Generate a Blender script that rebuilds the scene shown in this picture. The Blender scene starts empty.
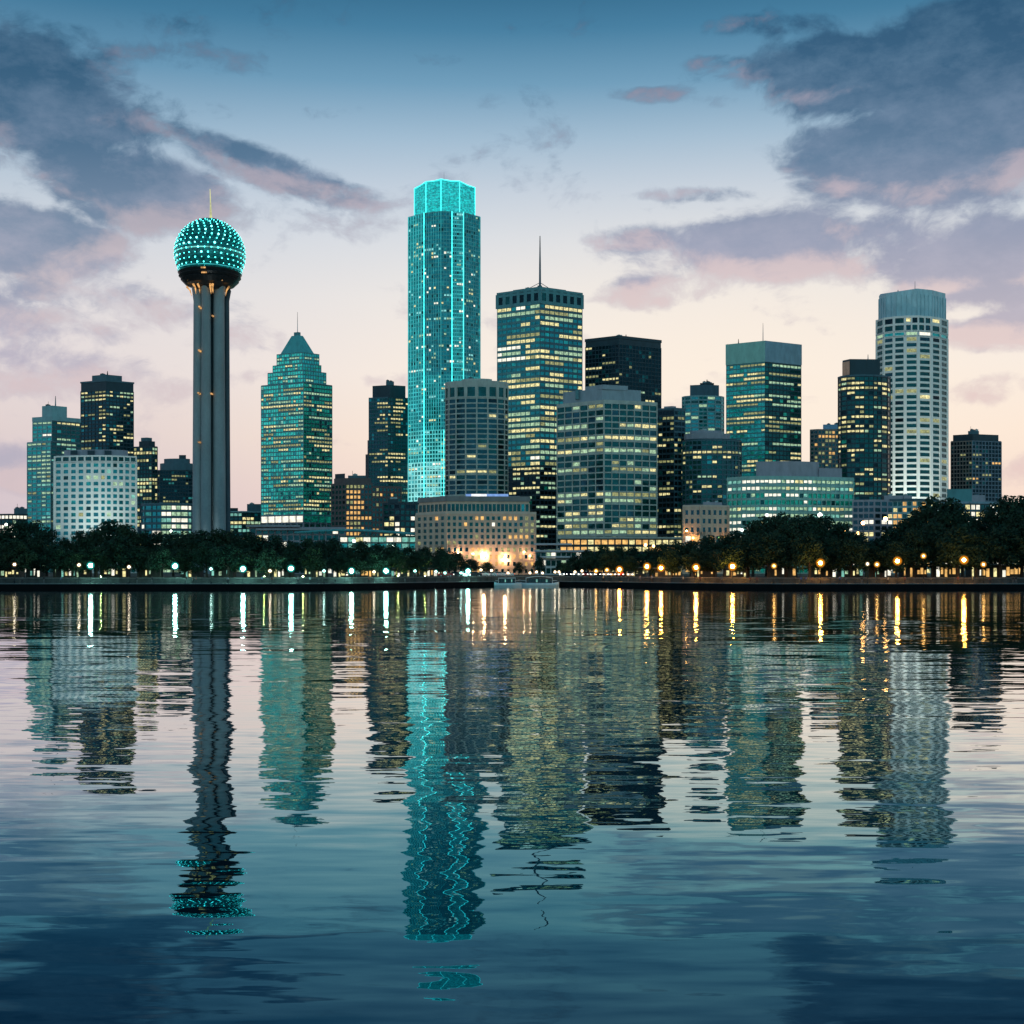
import bpy, math, random
from mathutils import Vector, Matrix
R = math.radians
PI = math.pi
random.seed(7)
sc = bpy.context.scene
COL = sc.collection

# ------------------------------------------------------------------ camera
F = 1229.0          # focal length in pixels of a 1024 frame
CAMH = 5.0          # eye height above the water
HOR = 570.0         # horizon row
cd = bpy.data.cameras.new('camera')
cam = bpy.data.objects.new('camera', cd); COL.objects.link(cam)
cam.location = (0, 0, CAMH); cam.rotation_euler = (R(90), 0, 0)
cd.sensor_width = 36; cd.lens = 36 * F / 1024
cd.shift_y = (HOR - 512) / 1024
cd.clip_start = 0.5; cd.clip_end = 30000
sc.camera = cam
sc.view_settings.view_transform = 'Standard'
try: sc.view_settings.look = 'None'
except Exception: pass
sc.view_settings.exposure = 0; sc.view_settings.gamma = 1
sc.cycles.use_denoising = True
sc.cycles.max_bounces = 5; sc.cycles.glossy_bounces = 3; sc.cycles.diffuse_bounces = 2
sc.cycles.transparent_max_bounces = 4
sc.cycles.sample_clamp_indirect = 12
sc.cycles.caustics_reflective = False; sc.cycles.caustics_refractive = False

def lin(c):
    return tuple(((v / 255) / 12.92 if v / 255 <= 0.04045 else ((v / 255 + 0.055) / 1.055) ** 2.4) for v in c)
def X(px, D): return (px - 512) / F * D
def Z(py, D): return CAMH + (HOR - py) / F * D
def interp(tab, x):
    if x <= tab[0][0]: return tab[0][1]
    for (a, b), (c, d) in zip(tab, tab[1:]):
        if x <= c: return b + (d - b) * (x - a) / (c - a)
    return tab[-1][1]

# ------------------------------------------------------------------ node helper
class NT:
    def __init__(s, tree): s.t = tree; s.n = tree.nodes; s.l = tree.links
    def new(s, typ, **kw):
        n = s.n.new(typ)
        for k, v in kw.items(): setattr(n, k, v)
        return n
    def put(s, sock, v):
        if v is None: return
        if isinstance(v, bpy.types.NodeSocket): s.l.new(v, sock)
        else: sock.default_value = v
    def m(s, op, a, b=None, c=None, clamp=False):
        n = s.new('ShaderNodeMath', operation=op, use_clamp=clamp)
        s.put(n.inputs[0], a); s.put(n.inputs[1], b); s.put(n.inputs[2], c)
        return n.outputs[0]
    def v(s, op, a, b=None):
        n = s.new('ShaderNodeVectorMath', operation=op)
        s.put(n.inputs[0], a)
        if op == 'SCALE': s.put(n.inputs['Scale'], b)
        elif b is not None: s.put(n.inputs[1], b)
        return n.outputs[0]
    def xyz(s, x, y, z):
        n = s.new('ShaderNodeCombineXYZ'); s.put(n.inputs[0], x); s.put(n.inputs[1], y); s.put(n.inputs[2], z)
        return n.outputs[0]
    def sep(s, v):
        n = s.new('ShaderNodeSeparateXYZ'); s.put(n.inputs[0], v); return n.outputs
    def noise(s, vec, scale, detail=3, rough=.5, dist=0, out=0):
        n = s.new('ShaderNodeTexNoise'); s.put(n.inputs['Vector'], vec)
        n.inputs['Scale'].default_value = scale; n.inputs['Detail'].default_value = detail
        n.inputs['Roughness'].default_value = rough; n.inputs['Distortion'].default_value = dist
        return n.outputs[out]
    def mr(s, x, a, b, c=0., d=1., smooth=False):
        n = s.new('ShaderNodeMapRange'); n.clamp = True
        if smooth: n.interpolation_type = 'SMOOTHSTEP'
        s.put(n.inputs[0], x)
        for i, q in enumerate((a, b, c, d)): s.put(n.inputs[i + 1], q)
        return n.outputs[0]
    def ramp(s, f, stops, interp='LINEAR'):
        n = s.new('ShaderNodeValToRGB'); s.put(n.inputs[0], f); e = n.color_ramp.elements
        n.color_ramp.interpolation = interp
        while len(e) < len(stops): e.new(0.5)
        for el, (p, c) in zip(e, stops): el.position = p; el.color = (*c, 1)
        return n.outputs[0]
    def mix(s, f, a, b, bt='MIX'):
        n = s.new('ShaderNodeMix', data_type='RGBA', blend_type=bt)
        s.put(n.inputs[0], f)
        s.put(n.inputs[6], a if isinstance(a, bpy.types.NodeSocket) else (*a, 1))
        s.put(n.inputs[7], b if isinstance(b, bpy.types.NodeSocket) else (*b, 1))
        return n.outputs[2]

# ------------------------------------------------------------------ sky (dusk, sun just under the horizon behind the city)
W = bpy.data.worlds.new('World'); sc.world = W; W.use_nodes = True
W.node_tree.nodes.clear()
T = NT(W.node_tree)
# cloud density as a node group, so that it can be read twice (the second time a little towards the glow)
G = bpy.data.node_groups.new('cloud_density', 'ShaderNodeTree')
G.interface.new_socket('p', in_out='INPUT', socket_type='NodeSocketVector')
G.interface.new_socket('d', in_out='OUTPUT', socket_type='NodeSocketFloat')
g = NT(G)
gi = g.new('NodeGroupInput'); go = g.new('NodeGroupOutput')
p = gi.outputs[0]
def ap(px): return math.atan((px - 512) / F)
BANKS = [  # px, py, half width, half height, tilt, weight
    (40, 100, 150, 95, -18, 1.0), (130, 190, 140, 58, -10, 1.0), (30, 240, 140, 52, -5, .95), (255, 165, 120, 30, -14, .82),
    (330, 192, 90, 20, -8, .62), (70, 310, 180, 48, 0, .78), (30, 370, 180, 40, 0, .66), (170, 335, 150, 28, 0, .5), (200, 60, 100, 26, 5, .5), (150, 20, 110, 22, 0, .4),
    (835, 78, 135, 55, -4, 1.0), (975, 120, 150, 95, 8, 1.05), (880, 165, 130, 60, -12, .95), (1000, 30, 150, 60, 0, .9), (770, 25, 90, 20, -4, .55),
    (780, 245, 150, 48, 4, .86), (670, 290, 110, 26, 4, .62), (880, 250, 110, 55, 0, .72), (980, 265, 120, 60, 0, .9), (1010, 330, 110, 26, 0, .78),
    (760, 105, 120, 16, -6, .66), (655, 95, 70, 14, -4, .64), (640, 240, 70, 20, 0, .62), (720, 62, 60, 12, 0, .55), (700, 195, 90, 12, -3, .5), (420, 60, 90, 12, 4, .42), (330, 110, 60, 16, 6, .5), (1000, 388, 70, 22, 0, .62), (960, 480, 150, 22, 0, .42),
    (20, 470, 70, 34, 0, .78), (310, 380, 130, 16, 0, .45), (340, 440, 130, 14, 0, .42), (560, 30, 160, 14, 0, .30), (800, 400, 60, 8, 0, .4),
]
tot = None
for (px, py, rx, ry, rot, w) in BANKS:
    mp = g.new('ShaderNodeMapping', vector_type='TEXTURE')
    g.put(mp.inputs['Vector'], p)
    v0 = (HOR - py) / F / math.sqrt(1 + ((px - 512) / F) ** 2)
    mp.inputs['Location'].default_value = (ap(px), v0, 0)
    mp.inputs['Rotation'].default_value = (0, 0, R(rot))
    mp.inputs['Scale'].default_value = (1.25 * rx / F, 1.25 * ry / F, 1)
    gr = g.new('ShaderNodeTexGradient', gradient_type='SPHERICAL'); g.l.new(mp.outputs[0], gr.inputs[0])
    x = g.m('MULTIPLY', g.mr(gr.outputs[1], 0, .75, 0, 1, True), w)
    tot = x if tot is None else g.m('SMOOTH_MAX', tot, x, .25)
ps = g.sep(p)
q = g.xyz(ps[0], g.m('MULTIPLY', ps[1], 1.45), 5.3)
warp = g.v('SCALE', g.v('SUBTRACT', g.noise(q, 9, 4, .55, 0, 1), (.5, .5, .5)), .07)
q2 = g.v('ADD', q, warp)
n1 = g.noise(q2, 12, 9, .60)
n2 = g.noise(q2, 40, 6, .62)
# open sky beyond the photograph carries loose cloud too
far = g.mr(g.m('ABSOLUTE', ps[0]), .45, .7, 0, .55)
hi = g.mr(ps[1], .5, .75, 0, .45)
tot = g.m('MAXIMUM', tot, g.m('MAXIMUM', far, hi))
d = g.m('ADD', g.m('MULTIPLY', tot, .95), g.m('ADD', g.m('MULTIPLY', g.m('SUBTRACT', n1, .5), 1.75), g.m('MULTIPLY', g.m('SUBTRACT', n2, .5), .5)))
g.l.new(g.mr(d, .29, .74, 0, 1, True), go.inputs[0])

tc = T.new('ShaderNodeTexCoord')
D3 = tc.outputs['Generated']
sx, sy, sz = T.sep(D3)
hl = T.m('SQRT', T.m('ADD', T.m('MULTIPLY', sx, sx), T.m('MULTIPLY', sy, sy)))
el = T.m('DIVIDE', sz, T.m('MAXIMUM', hl, .02))
az = T.m('ARCTAN2', sx, T.m('ABSOLUTE', sy))
P = T.xyz(az, el, 0)
def cloud(vec):
    n = T.new('ShaderNodeGroup'); n.node_tree = G; T.put(n.inputs[0], vec); return n.outputs[0]
dens = cloud(P)
dens2 = cloud(T.v('ADD', P, (.016, -.020, 0)))
def ev(py): return (HOR - py) / F
front = T.ramp(T.m('DIVIDE', el, 1.0), [
    (0.0, lin((240, 206, 196))), (ev(500), lin((246, 215, 200))), (ev(440), lin((252, 229, 211))), (ev(375), lin((247, 235, 226))), (ev(300), lin((233, 230, 229))),
    (ev(240), lin((214, 220, 228))), (ev(190), lin((192, 206, 221))), (ev(140), lin((160, 188, 210))), (ev(85), lin((112, 158, 188))),
    (ev(30), lin((72, 128, 162))), (ev(-30), lin((44, 98, 132))), (.62, lin((20, 66, 98))), (.95, lin((10, 44, 72)))])
back = T.v('SCALE', T.ramp(el, [(0, lin((146, 214, 218))), (.15, lin((146, 214, 220))), (.45, lin((116, 186, 204))), (.95, lin((40, 96, 128)))]), 1.12)
facing = T.mr(sy, -.25, .5, 0, 1, True)
sky = T.mix(facing, back, front)
# the glow of the set sun, low and right of the middle
gl = T.m('ADD', T.m('POWER', T.m('DIVIDE', T.m('SUBTRACT', az, .17), .27), 2), T.m('POWER', T.m('DIVIDE', T.m('SUBTRACT', el, .13), .13), 2))
glow = T.m('MULTIPLY', T.m('EXPONENT', T.m('MULTIPLY', gl, -1)), facing)
sky = T.mix(T.m('MULTIPLY', glow, .75), sky, lin((255, 240, 222)))
# cooler mauve away from the glow
cool = T.m('MULTIPLY', T.mr(az, -.0, -.40, 0, .75, True), T.mr(el, .02, .30, 1, 0))
sky = T.mix(cool, sky, lin((196, 190, 206)))
core = T.ramp(el, [(0, lin((198, 172, 182))), (ev(440), lin((205, 180, 186))), (ev(330), lin((178, 172, 188))), (ev(250), lin((148, 156, 180))), (ev(170), lin((92, 122, 152))), (ev(90), lin((58, 96, 128))), (ev(20), lin((48, 88, 120))), (.8, lin((28, 66, 94)))])
leftc = T.mr(az, .1, -.4, 0, .75)
coreL = T.ramp(el, [(0, lin((150, 162, 186))), (ev(450), lin((160, 166, 190))), (ev(350), lin((160, 164, 188))), (ev(250), lin((98, 130, 158))), (ev(170), lin((66, 106, 138))), (ev(90), lin((44, 90, 122))), (ev(20), lin((38, 86, 118))), (.8, lin((24, 62, 92)))])
core = T.mix(leftc, core, coreL)
mott = T.noise(T.xyz(az, T.m('MULTIPLY', el, 1.6), 0), 17, 7, .66)
core = T.mix(T.mr(mott, .42, .66, 0, .5), core, T.ramp(el, [(0, lin((206, 186, 194))), (ev(300), lin((190, 184, 200))), (ev(150), lin((132, 150, 176))), (ev(30), lin((92, 132, 160))), (.8, lin((40, 80, 108)))]))
lit = T.m('MULTIPLY', T.m('SUBTRACT', dens, dens2, None, True), T.mr(el, .52, .2, .25, 1.0))
rim = T.ramp(el, [(0, lin((238, 206, 196))), (ev(300), lin((238, 212, 206))), (ev(180), lin((222, 196, 200))), (ev(60), lin((190, 178, 194))), (.8, lin((90, 110, 140)))])
core = T.mix(T.m('MULTIPLY', lit, T.mr(az, -.4, .1, .50, .70)), core, rim)
alpha = T.m('MULTIPLY', dens, T.mr(el, .0, .25, .72, .93))
sky = T.mix(alpha, sky, core)
away = T.m('MULTIPLY', T.mr(T.m('ABSOLUTE', T.m('SUBTRACT', az, .04)), .12, .46, 0, .34, True), T.m('MULTIPLY', T.mr(el, .14, .42, 0, 1, True), facing))
sky = T.mix(away, sky, T.mix(1.0, sky, (.42, .58, .66), 'MULTIPLY'))
bg = T.new('ShaderNodeBackground'); T.l.new(sky, bg.inputs[0]); bg.inputs[1].default_value = 1.0
ow = T.new('ShaderNodeOutputWorld'); T.l.new(bg.outputs[0], ow.inputs[0])
W.cycles.sampling_method = 'MANUAL'; W.cycles.sample_map_resolution = 512

# ------------------------------------------------------------------ materials
MATS = {}
def newmat(name):
    m = bpy.data.materials.new(name); m.use_nodes = True; m.node_tree.nodes.clear()
    return m, NT(m.node_tree)
def finish(t, sh):
    o = t.new('ShaderNodeOutputMaterial'); t.l.new(sh, o.inputs[0])
def solid(name, c, rough=.7, metal=0., var=.25, scale=.35, spec=.4):
    """painted, cast or stone surface with stains and streaks"""
    if name in MATS: return MATS[name]
    m, t = newmat(name)
    b = t.new('ShaderNodeBsdfPrincipled')
    pos = t.new('ShaderNodeTexCoord').outputs['Object']
    n = t.noise(t.v('MULTIPLY', pos, (1, 1, .35)), scale, 5, .6)
    n2 = t.noise(pos, scale * 9, 3, .6)
    f = t.m('ADD', t.m('MULTIPLY', n, .7), t.m('MULTIPLY', n2, .3))
    lo = tuple(v * (1 - var) for v in c); hi = tuple(min(1, v * (1 + var)) for v in c)
    t.l.new(t.ramp(f, [(.3, lo), (.7, hi)]), b.inputs['Base Color'])
    t.l.new(t.mr(n2, .3, .7, max(0, rough - .1), min(1, rough + .1)), b.inputs['Roughness'])
    b.inputs['Metallic'].default_value = metal; b.inputs['Specular IOR Level'].default_value = spec
    finish(t, b.outputs[0]); MATS[name] = m
    return m
def glass(name, tint, glow_col=(0, 0, 0), glow_str=0., rough=.10, wav=.02):
    """coated curtain-wall glass: tinted mirror over a dark room with an added colour glow"""
    if name in MATS: return MATS[name]
    m, t = newmat(name)
    b = t.new('ShaderNodeBsdfPrincipled')
    pos = t.new('ShaderNodeNewGeometry').outputs['Position']
    n = t.noise(pos, .22, 3, .6)
    t.l.new(t.ramp(n, [(.3, tuple(v * .48 for v in tint)), (.7, tuple(v * 1.02 for v in tint))]), b.inputs['Base Color'])
    b.inputs['Metallic'].default_value = .9; b.inputs['Roughness'].default_value = rough
    w = t.noise(pos, .35, 2, .5, 0, 1)
    nrm = t.new('ShaderNodeNewGeometry').outputs['Normal']
    pn = t.v('NORMALIZE', t.v('ADD', nrm, t.v('SCALE', t.v('SUBTRACT', w, (.5, .5, .5)), wav * 4)))
    t.l.new(pn, b.inputs['Normal'])
    if glow_str:  # glow added to lift the glass colour, not light from rooms
        e = t.mr(t.noise(t.v('MULTIPLY', pos, (1, 1, 1.6)), .5, 4, .7), .40, .68, .12, 1.0)
        b.inputs['Emission Color'].default_value = (*glow_col, 1)
        t.l.new(t.m('MULTIPLY', e, glow_str), b.inputs['Emission Strength'])
    finish(t, b.outputs[0]); MATS[name] = m
    m.cycles.emission_sampling = 'NONE'
    return m
def glow_mat(name, c, s, vary=.6, scale=.45, sampled=False):
    """a lit window, sign, lamp or glowing frame"""
    if name in MATS: return MATS[name]
    m, t = newmat(name)
    b = t.new('ShaderNodeBsdfPrincipled')
    b.inputs['Base Color'].default_value = (.05, .05, .05, 1); b.inputs['Roughness'].default_value = .3
    b.inputs['Emission Color'].default_value = (*c, 1)
    if vary:
        pos = t.new('ShaderNodeNewGeometry').outputs['Position']
        n = t.mr(t.noise(pos, scale, 4, .7), .36, .64, 1 - vary, 1.15)
        t.l.new(t.m('MULTIPLY', n, s), b.inputs['Emission Strength'])
    else: b.inputs['Emission Strength'].default_value = s
    finish(t, b.outputs[0]); MATS[name] = m
    m.cycles.emission_sampling = 'AUTO' if sampled else 'NONE'
    return m

warm = glow_mat('lit_office_warm', (1, .88, .40), 1.15, .75, .8)
warmd = glow_mat('lit_office_dim', (.80, .80, .32), .50, .75, .8)
pale = glow_mat('lit_office_pale', (.66, 1, .62), .72, .7, .8)
white = glow_mat('lit_office_white', (1, .95, .78), 1.25, .4)
amber = glow_mat('lit_office_amber', (1, .55, .16), 1.1)
tealw = glow_mat('lit_office_teal', (.03, .42, .40), .50, .7, .7)
mintw = glow_mat('lit_office_mint', (.35, .95, .78), .62)
cyanw = glow_mat('lit_office_cyan', (.10, .82, .86), .62)
cyanb = glow_mat('lit_office_bright_cyan', (.36, 1, .98), .85)
neon = glow_mat('neon_cyan', (.06, .80, .84), .62, .5, .15)
neonb = glow_mat('neon_bright_cyan', (.06, .80, .76), 2.6, .3, .15)
framelow = glow_mat('frame_glow_pale', (.34, 1, .98), .85, .35, .1)
g_teal = glass('glass_teal', (.03, .30, .33), (.006, .30, .29), .46)
g_blue = glass('glass_blue', (.02, .19, .25), (.006, .22, .24), .36)
g_dark = glass('glass_dark', (.010, .065, .085), (.006, .14, .13), .15)
g_black = glass('glass_black', (.005, .022, .036), (.01, .06, .07), .04)
g_green = glass('glass_green', (.02, .27, .22), (.006, .34, .25), .38)
g_mint = glass('glass_mint', (.06, .50, .45), (.03, .60, .51), .70)
g_navy = glass('glass_navy', (.015, .07, .105), (.01, .09, .1), .06)
GL_TEAL = dict(glass=[(g_teal, 4), (g_blue, 2), (tealw, 2), (g_dark, 1)], lit=[(warm, 4), (pale, 3), (warmd, 4)])

conc = solid('concrete_grey', (.58, .56, .50))
concw = solid('concrete_white', (.92, .86, .82), var=.08)
concd = solid('concrete_dark', (.12, .16, .18))
tan = solid('stone_tan', (.82, .55, .41), var=.18)
brown = solid('brick_brown', (.17, .12, .12))
navy = solid('cladding_navy', (.022, .055, .075), .5)
tealc = solid('cladding_teal', (.10, .30, .32), .45)
tealp = solid('cladding_pale_teal', (.30, .50, .52), .45)
bluec = solid('cladding_blue', (.07, .15, .19), .5)
mauve = solid('render_mauve', (.42, .38, .43))
blackm = solid('black_metal', (.02, .025, .03), .4, .5)
steel = solid('steel', (.30, .34, .36), .4, .6)
whitep = solid('white_paint', (.75, .76, .76), .5, var=.1)

# ------------------------------------------------------------------ mesh builder
class MB:
    def __init__(s, o=(0, 0, 0)): s.v = []; s.f = []; s.mi = []; s.mats = []; s.sm = []; s.o = Vector(o)
    def mid(s, m):
        if m not in s.mats: s.mats.append(m)
        return s.mats.index(m)
    def add(s, vs, fs, m, smooth=False):
        b = len(s.v); s.v += [tuple(Vector(v) - s.o) for v in vs]; k = s.mid(m)
        for f in fs: s.f.append([i + b for i in f]); s.mi.append(k); s.sm.append(smooth)
    def obox(s, c, ex, ey, ez, m):
        """box from centre and three half-extent vectors"""
        c, ex, ey, ez = map(Vector, (c, ex, ey, ez))
        vs = [c + a * ex + b * ey + d * ez for a in (-1, 1) for b in (-1, 1) for d in (-1, 1)]
        s.add(vs, [(0, 1, 3, 2), (4, 6, 7, 5), (0, 4, 5, 1), (2, 3, 7, 6), (0, 2, 6, 4), (1, 5, 7, 3)], m)
    def box(s, x0, x1, y0, y1, z0, z1, m):
        s.obox(((x0 + x1) / 2, (y0 + y1) / 2, (z0 + z1) / 2), ((x1 - x0) / 2, 0, 0), (0, (y1 - y0) / 2, 0), (0, 0, (z1 - z0) / 2), m)
    def prism(s, poly, z0, z1, m, top=None, ztop=None):
        n = len(poly); tp = top or poly
        vs = [(*q[:2], z0) for q in poly] + [(q[0], q[1], z1 if ztop is None else ztop[i]) for i, q in enumerate(tp)]
        s.add(vs, [(i, (i + 1) % n, n + (i + 1) % n, n + i) for i in range(n)] + [tuple(range(n, 2 * n)), tuple(range(n))[::-1]], m)
    def lathe(s, cx, cy, prof, m, seg=24, smooth=True, caps=True):
        vs = []; fs = []
        for (r, z) in prof:
            vs += [(cx + r * math.cos(2 * PI * i / seg), cy + r * math.sin(2 * PI * i / seg), z) for i in range(seg)]
        for k in range(len(prof) - 1):
            for i in range(seg):
                j = (i + 1) % seg
                fs.append((k * seg + i, k * seg + j, (k + 1) * seg + j, (k + 1) * seg + i))
        if caps:
            fs.append(tuple(range(seg))[::-1]); fs.append(tuple((len(prof) - 1) * seg + i for i in range(seg)))
        s.add(vs, fs, m, smooth)
    def tube(s, pts, rad, m, seg=6, smooth=True):
        pts = [Vector(q) for q in pts]; vs = []; fs = []
        for i, q in enumerate(pts):
            d = (pts[min(i + 1, len(pts) - 1)] - pts[max(i - 1, 0)]).normalized()
            a = d.cross(Vector((0, 0, 1)) if abs(d.z) < .95 else Vector((1, 0, 0))).normalized(); b = d.cross(a)
            r = rad[i] if isinstance(rad, (list, tuple)) else rad
            vs += [q + r * (math.cos(2 * PI * k / seg) * a + math.sin(2 * PI * k / seg) * b) for k in range(seg)]
        for i in range(len(pts) - 1):
            for k in range(seg):
                j = (k + 1) % seg
                fs.append((i * seg + k, i * seg + j, (i + 1) * seg + j, (i + 1) * seg + k))
        fs.append(tuple(range(seg))); fs.append(tuple((len(pts) - 1) * seg + k for k in range(seg))[::-1])
        s.add(vs, fs, m, smooth)
    def ball(s, c, r, m, seg=12, rings=8, sq=1.):
        s.lathe(c[0], c[1], [(max(.001, r * math.sin(PI * k / rings)), c[2] - sq * r * math.cos(PI * k / rings)) for k in range(rings + 1)], m, seg)
    def mesh(s, name):
        me = bpy.data.meshes.new(name); me.from_pydata(s.v, [], s.f)
        for m in s.mats: me.materials.append(m)
        me.polygons.foreach_set('material_index', s.mi); me.polygons.foreach_set('use_smooth', s.sm)
        me.update(); return me
    def build(s, name, parent=None):
        if not s.f: return None
        o = bpy.data.objects.new(name, s.mesh(name)); COL.objects.link(o)
        if parent is not None: o.parent = parent
        else: o.location = s.o
        return o
def tag(o, label=None, cat=None, group=None, kind=None):
    if label: o['label'] = label
    if cat: o['category'] = cat
    if group: o['group'] = group
    if kind: o['kind'] = kind
    return o
def empty(name, loc, label, cat, group=None):
    o = bpy.data.objects.new(name, None); COL.objects.link(o); o.location = loc; o.empty_display_size = 1
    return tag(o, label, cat, group)

# ------------------------------------------------------------------ water, quay, ground
QZ, PZ = 1.7, 3.0    # promenade level, park and city level
def quay(x):
    t = max(-1, min(1, (x - 6) / 62))
    return 300 + 66 * .5 * (1 + math.cos(PI * t))
XS = [-6000, -3000, -1500, -800, -400, -250, -180] + list(range(-150, 151, 6)) + [180, 250, 400, 800, 1500, 3000, 6000]

m, t = newmat('lake_water')
pos = t.new('ShaderNodeNewGeometry').outputs['Position']
def wave(sx_, sy_, scale, ax, ay, detail=2, seed=0):
    vec = t.v('ADD', t.v('MULTIPLY', pos, (sx_, sy_, 1)), (seed * 7.3, seed * 3.1, seed * 1.7))
    c = t.v('SUBTRACT', t.noise(vec, scale, detail, .5, .2, 1), (.5, .5, .5))
    return t.v('MULTIPLY', c, (ax, ay, 0))
ws = wave(.20, 1, .05, .02, .022, 1, 1)
for a in [(.18, 1, .26, .03, .036, 2, 2), (.18, 1, .80, .06, .075, 2, 3), (.22, 1, 2.3, .06, .075, 3, 4)]:
    ws = t.v('ADD', ws, wave(*a))
# light airs: patches of calmer and livelier water, livelier along the far quay
cat_ = t.mr(t.noise(t.v('MULTIPLY', pos, (.3, 1, 1)), .03, 3, .55), .35, .65, .6, 1.2)
cat_ = t.m('MULTIPLY', cat_, t.mr(t.sep(pos)[1], 70, 280, 1, 1.5))
cat_ = t.m('MULTIPLY', cat_, t.mr(t.sep(pos)[1], 14, 42, 1.25, 1))
nw = t.v('NORMALIZE', t.v('ADD', (0, 0, 1), t.v('SCALE', ws, cat_)))
gl_ = t.new('ShaderNodeBsdfGlossy'); gl_.distribution = 'BECKMANN'; gl_.inputs['Color'].default_value = (.90, .97, 1, 1)
t.l.new(t.mr(t.sep(pos)[1], 60, 270, .01, .16), gl_.inputs['Roughness'])
t.l.new(nw, gl_.inputs['Normal'])
df = t.new('ShaderNodeBsdfDiffuse'); df.inputs['Color'].default_value = (.002, .026, .046, 1)
fr = t.new('ShaderNodeFresnel'); fr.inputs['IOR'].default_value = 1.42; t.l.new(nw, fr.inputs['Normal'])
fc = t.ramp(fr.outputs[0], [(.0, (0, 0, 0)), (.16, (.045, .115, .150)), (.22, (.055, .19, .24)), (.30, (.125, .31, .38)), (.39, (.40, .54, .59)), (.48, (.72, .77, .79)), (.62, (.88, .91, .93)), (1, (1, 1, 1))])
t.l.new(fc, gl_.inputs['Color'])
t.l.new(t.ramp(fr.outputs[0], [(.10, (.002, .027, .046)), (.25, (.0012, .014, .024)), (.42, (.0003, .0035, .006)), (.8, (0, 0, 0))]), df.inputs['Color'])
mx = t.new('ShaderNodeAddShader'); t.l.new(df.outputs[0], mx.inputs[0]); t.l.new(gl_.outputs[0], mx.inputs[1])
finish(t, mx.outputs[0])
mb = MB(); mb.add([(-6000, -400, 0), (6000, -400, 0), (6000, 380, 0), (-6000, 380, 0)], [(0, 1, 2, 3)], m)
tag(mb.build('water'), 'still lake water mirroring the lit skyline', 'water', kind='structure')

mb = MB()
gm, t = newmat('park_ground')
b = t.new('ShaderNodeBsdfPrincipled'); pos = t.new('ShaderNodeNewGeometry').outputs['Position']
t.l.new(t.ramp(t.noise(pos, .08, 5, .6), [(.35, (.03, .055, .025)), (.6, (.10, .11, .09)), (.75, (.16, .15, .13))]), b.inputs['Base Color']); b.inputs['Roughness'].default_value = .95
finish(t, b.outputs[0])
lo = [(x, quay(x) + 7.4, PZ) for x in XS]; hi = [(x, 9000, PZ) for x in XS]; n = len(XS)
mb.add(lo + hi, [(i, i + 1, n + i + 1, n + i) for i in range(n - 1)], gm)
tag(mb.build('ground'), 'dark park and city ground behind the promenade', 'ground', kind='structure')
pave = solid('paving_pale', (.30, .29, .28), .8, scale=.8)
mb = MB()
a_ = [(x, quay(x) + .6, QZ) for x in XS]; b_ = [(x, quay(x) + 7.2, QZ) for x in XS]
mb.add(a_ + b_, [(i, i + 1, n + i + 1, n + i) for i in range(n - 1)], pave)
tag(mb.build('promenade'), 'pale paved promenade along the top of the seawall', 'promenade', kind='structure')
def ribbon(off0, off1, z0, z1, mat_, mbx):
    for x0, x1 in zip(XS, XS[1:]):
        A = [(x0, quay(x0) + off0), (x1, quay(x1) + off0), (x1, quay(x1) + off1), (x0, quay(x0) + off1)]
        mbx.prism(A, z0, z1, mat_)
seam = solid('wet_dark_stone', (.007, .009, .011), .8, spec=.05)
cop = solid('coping_stone', (.12, .15, .16), .6)
rt = empty('seawall', (0, 300, 0), 'long black seawall standing in the lake below the promenade', 'seawall')
mb = MB(rt.location); ribbon(0, .6, -1, 1.52, seam, mb); mb.build('wall', rt)
mb = MB(rt.location); ribbon(-.12, .62, 1.52, 1.72, cop, mb); mb.build('coping', rt)
rt = empty('retaining_wall', (0, 307, QZ), 'low grey park wall running along the back of the promenade', 'low wall')
mb = MB(rt.location); ribbon(7.2, 7.5, QZ - .05, 2.92, solid('wall_grey_stone', (.06, .065, .065), .8, scale=.5, var=.8), mb); mb.build('wall', rt)
mb = MB(rt.location); ribbon(7.1, 7.62, 2.92, 3.06, solid('wall_cap_stone', (.22, .21, .20), .8), mb); mb.build('coping', rt)

rt = empty('promenade_railing', (0, 301, QZ), 'thin black railing along the lake edge of the promenade', 'railing')
mb = MB(rt.location)
for x0, x1 in zip(XS, XS[1:]):
    if abs(x0) > 200 or abs(x1) > 200: continue
    A, B_ = Vector((x0, quay(x0) + .85, 0)), Vector((x1, quay(x1) + .85, 0))
    for z, r in ((QZ + 1.05, .035), (QZ + .55, .02)): mb.tube([A + Vector((0, 0, z)), B_ + Vector((0, 0, z))], r, blackm, 4)
    for i in range(3): q = A.lerp(B_, i / 3); mb.tube([(q.x, q.y, QZ), (q.x, q.y, QZ + 1.08)], .035, blackm, 4)
mb.build('rails', rt)

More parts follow.
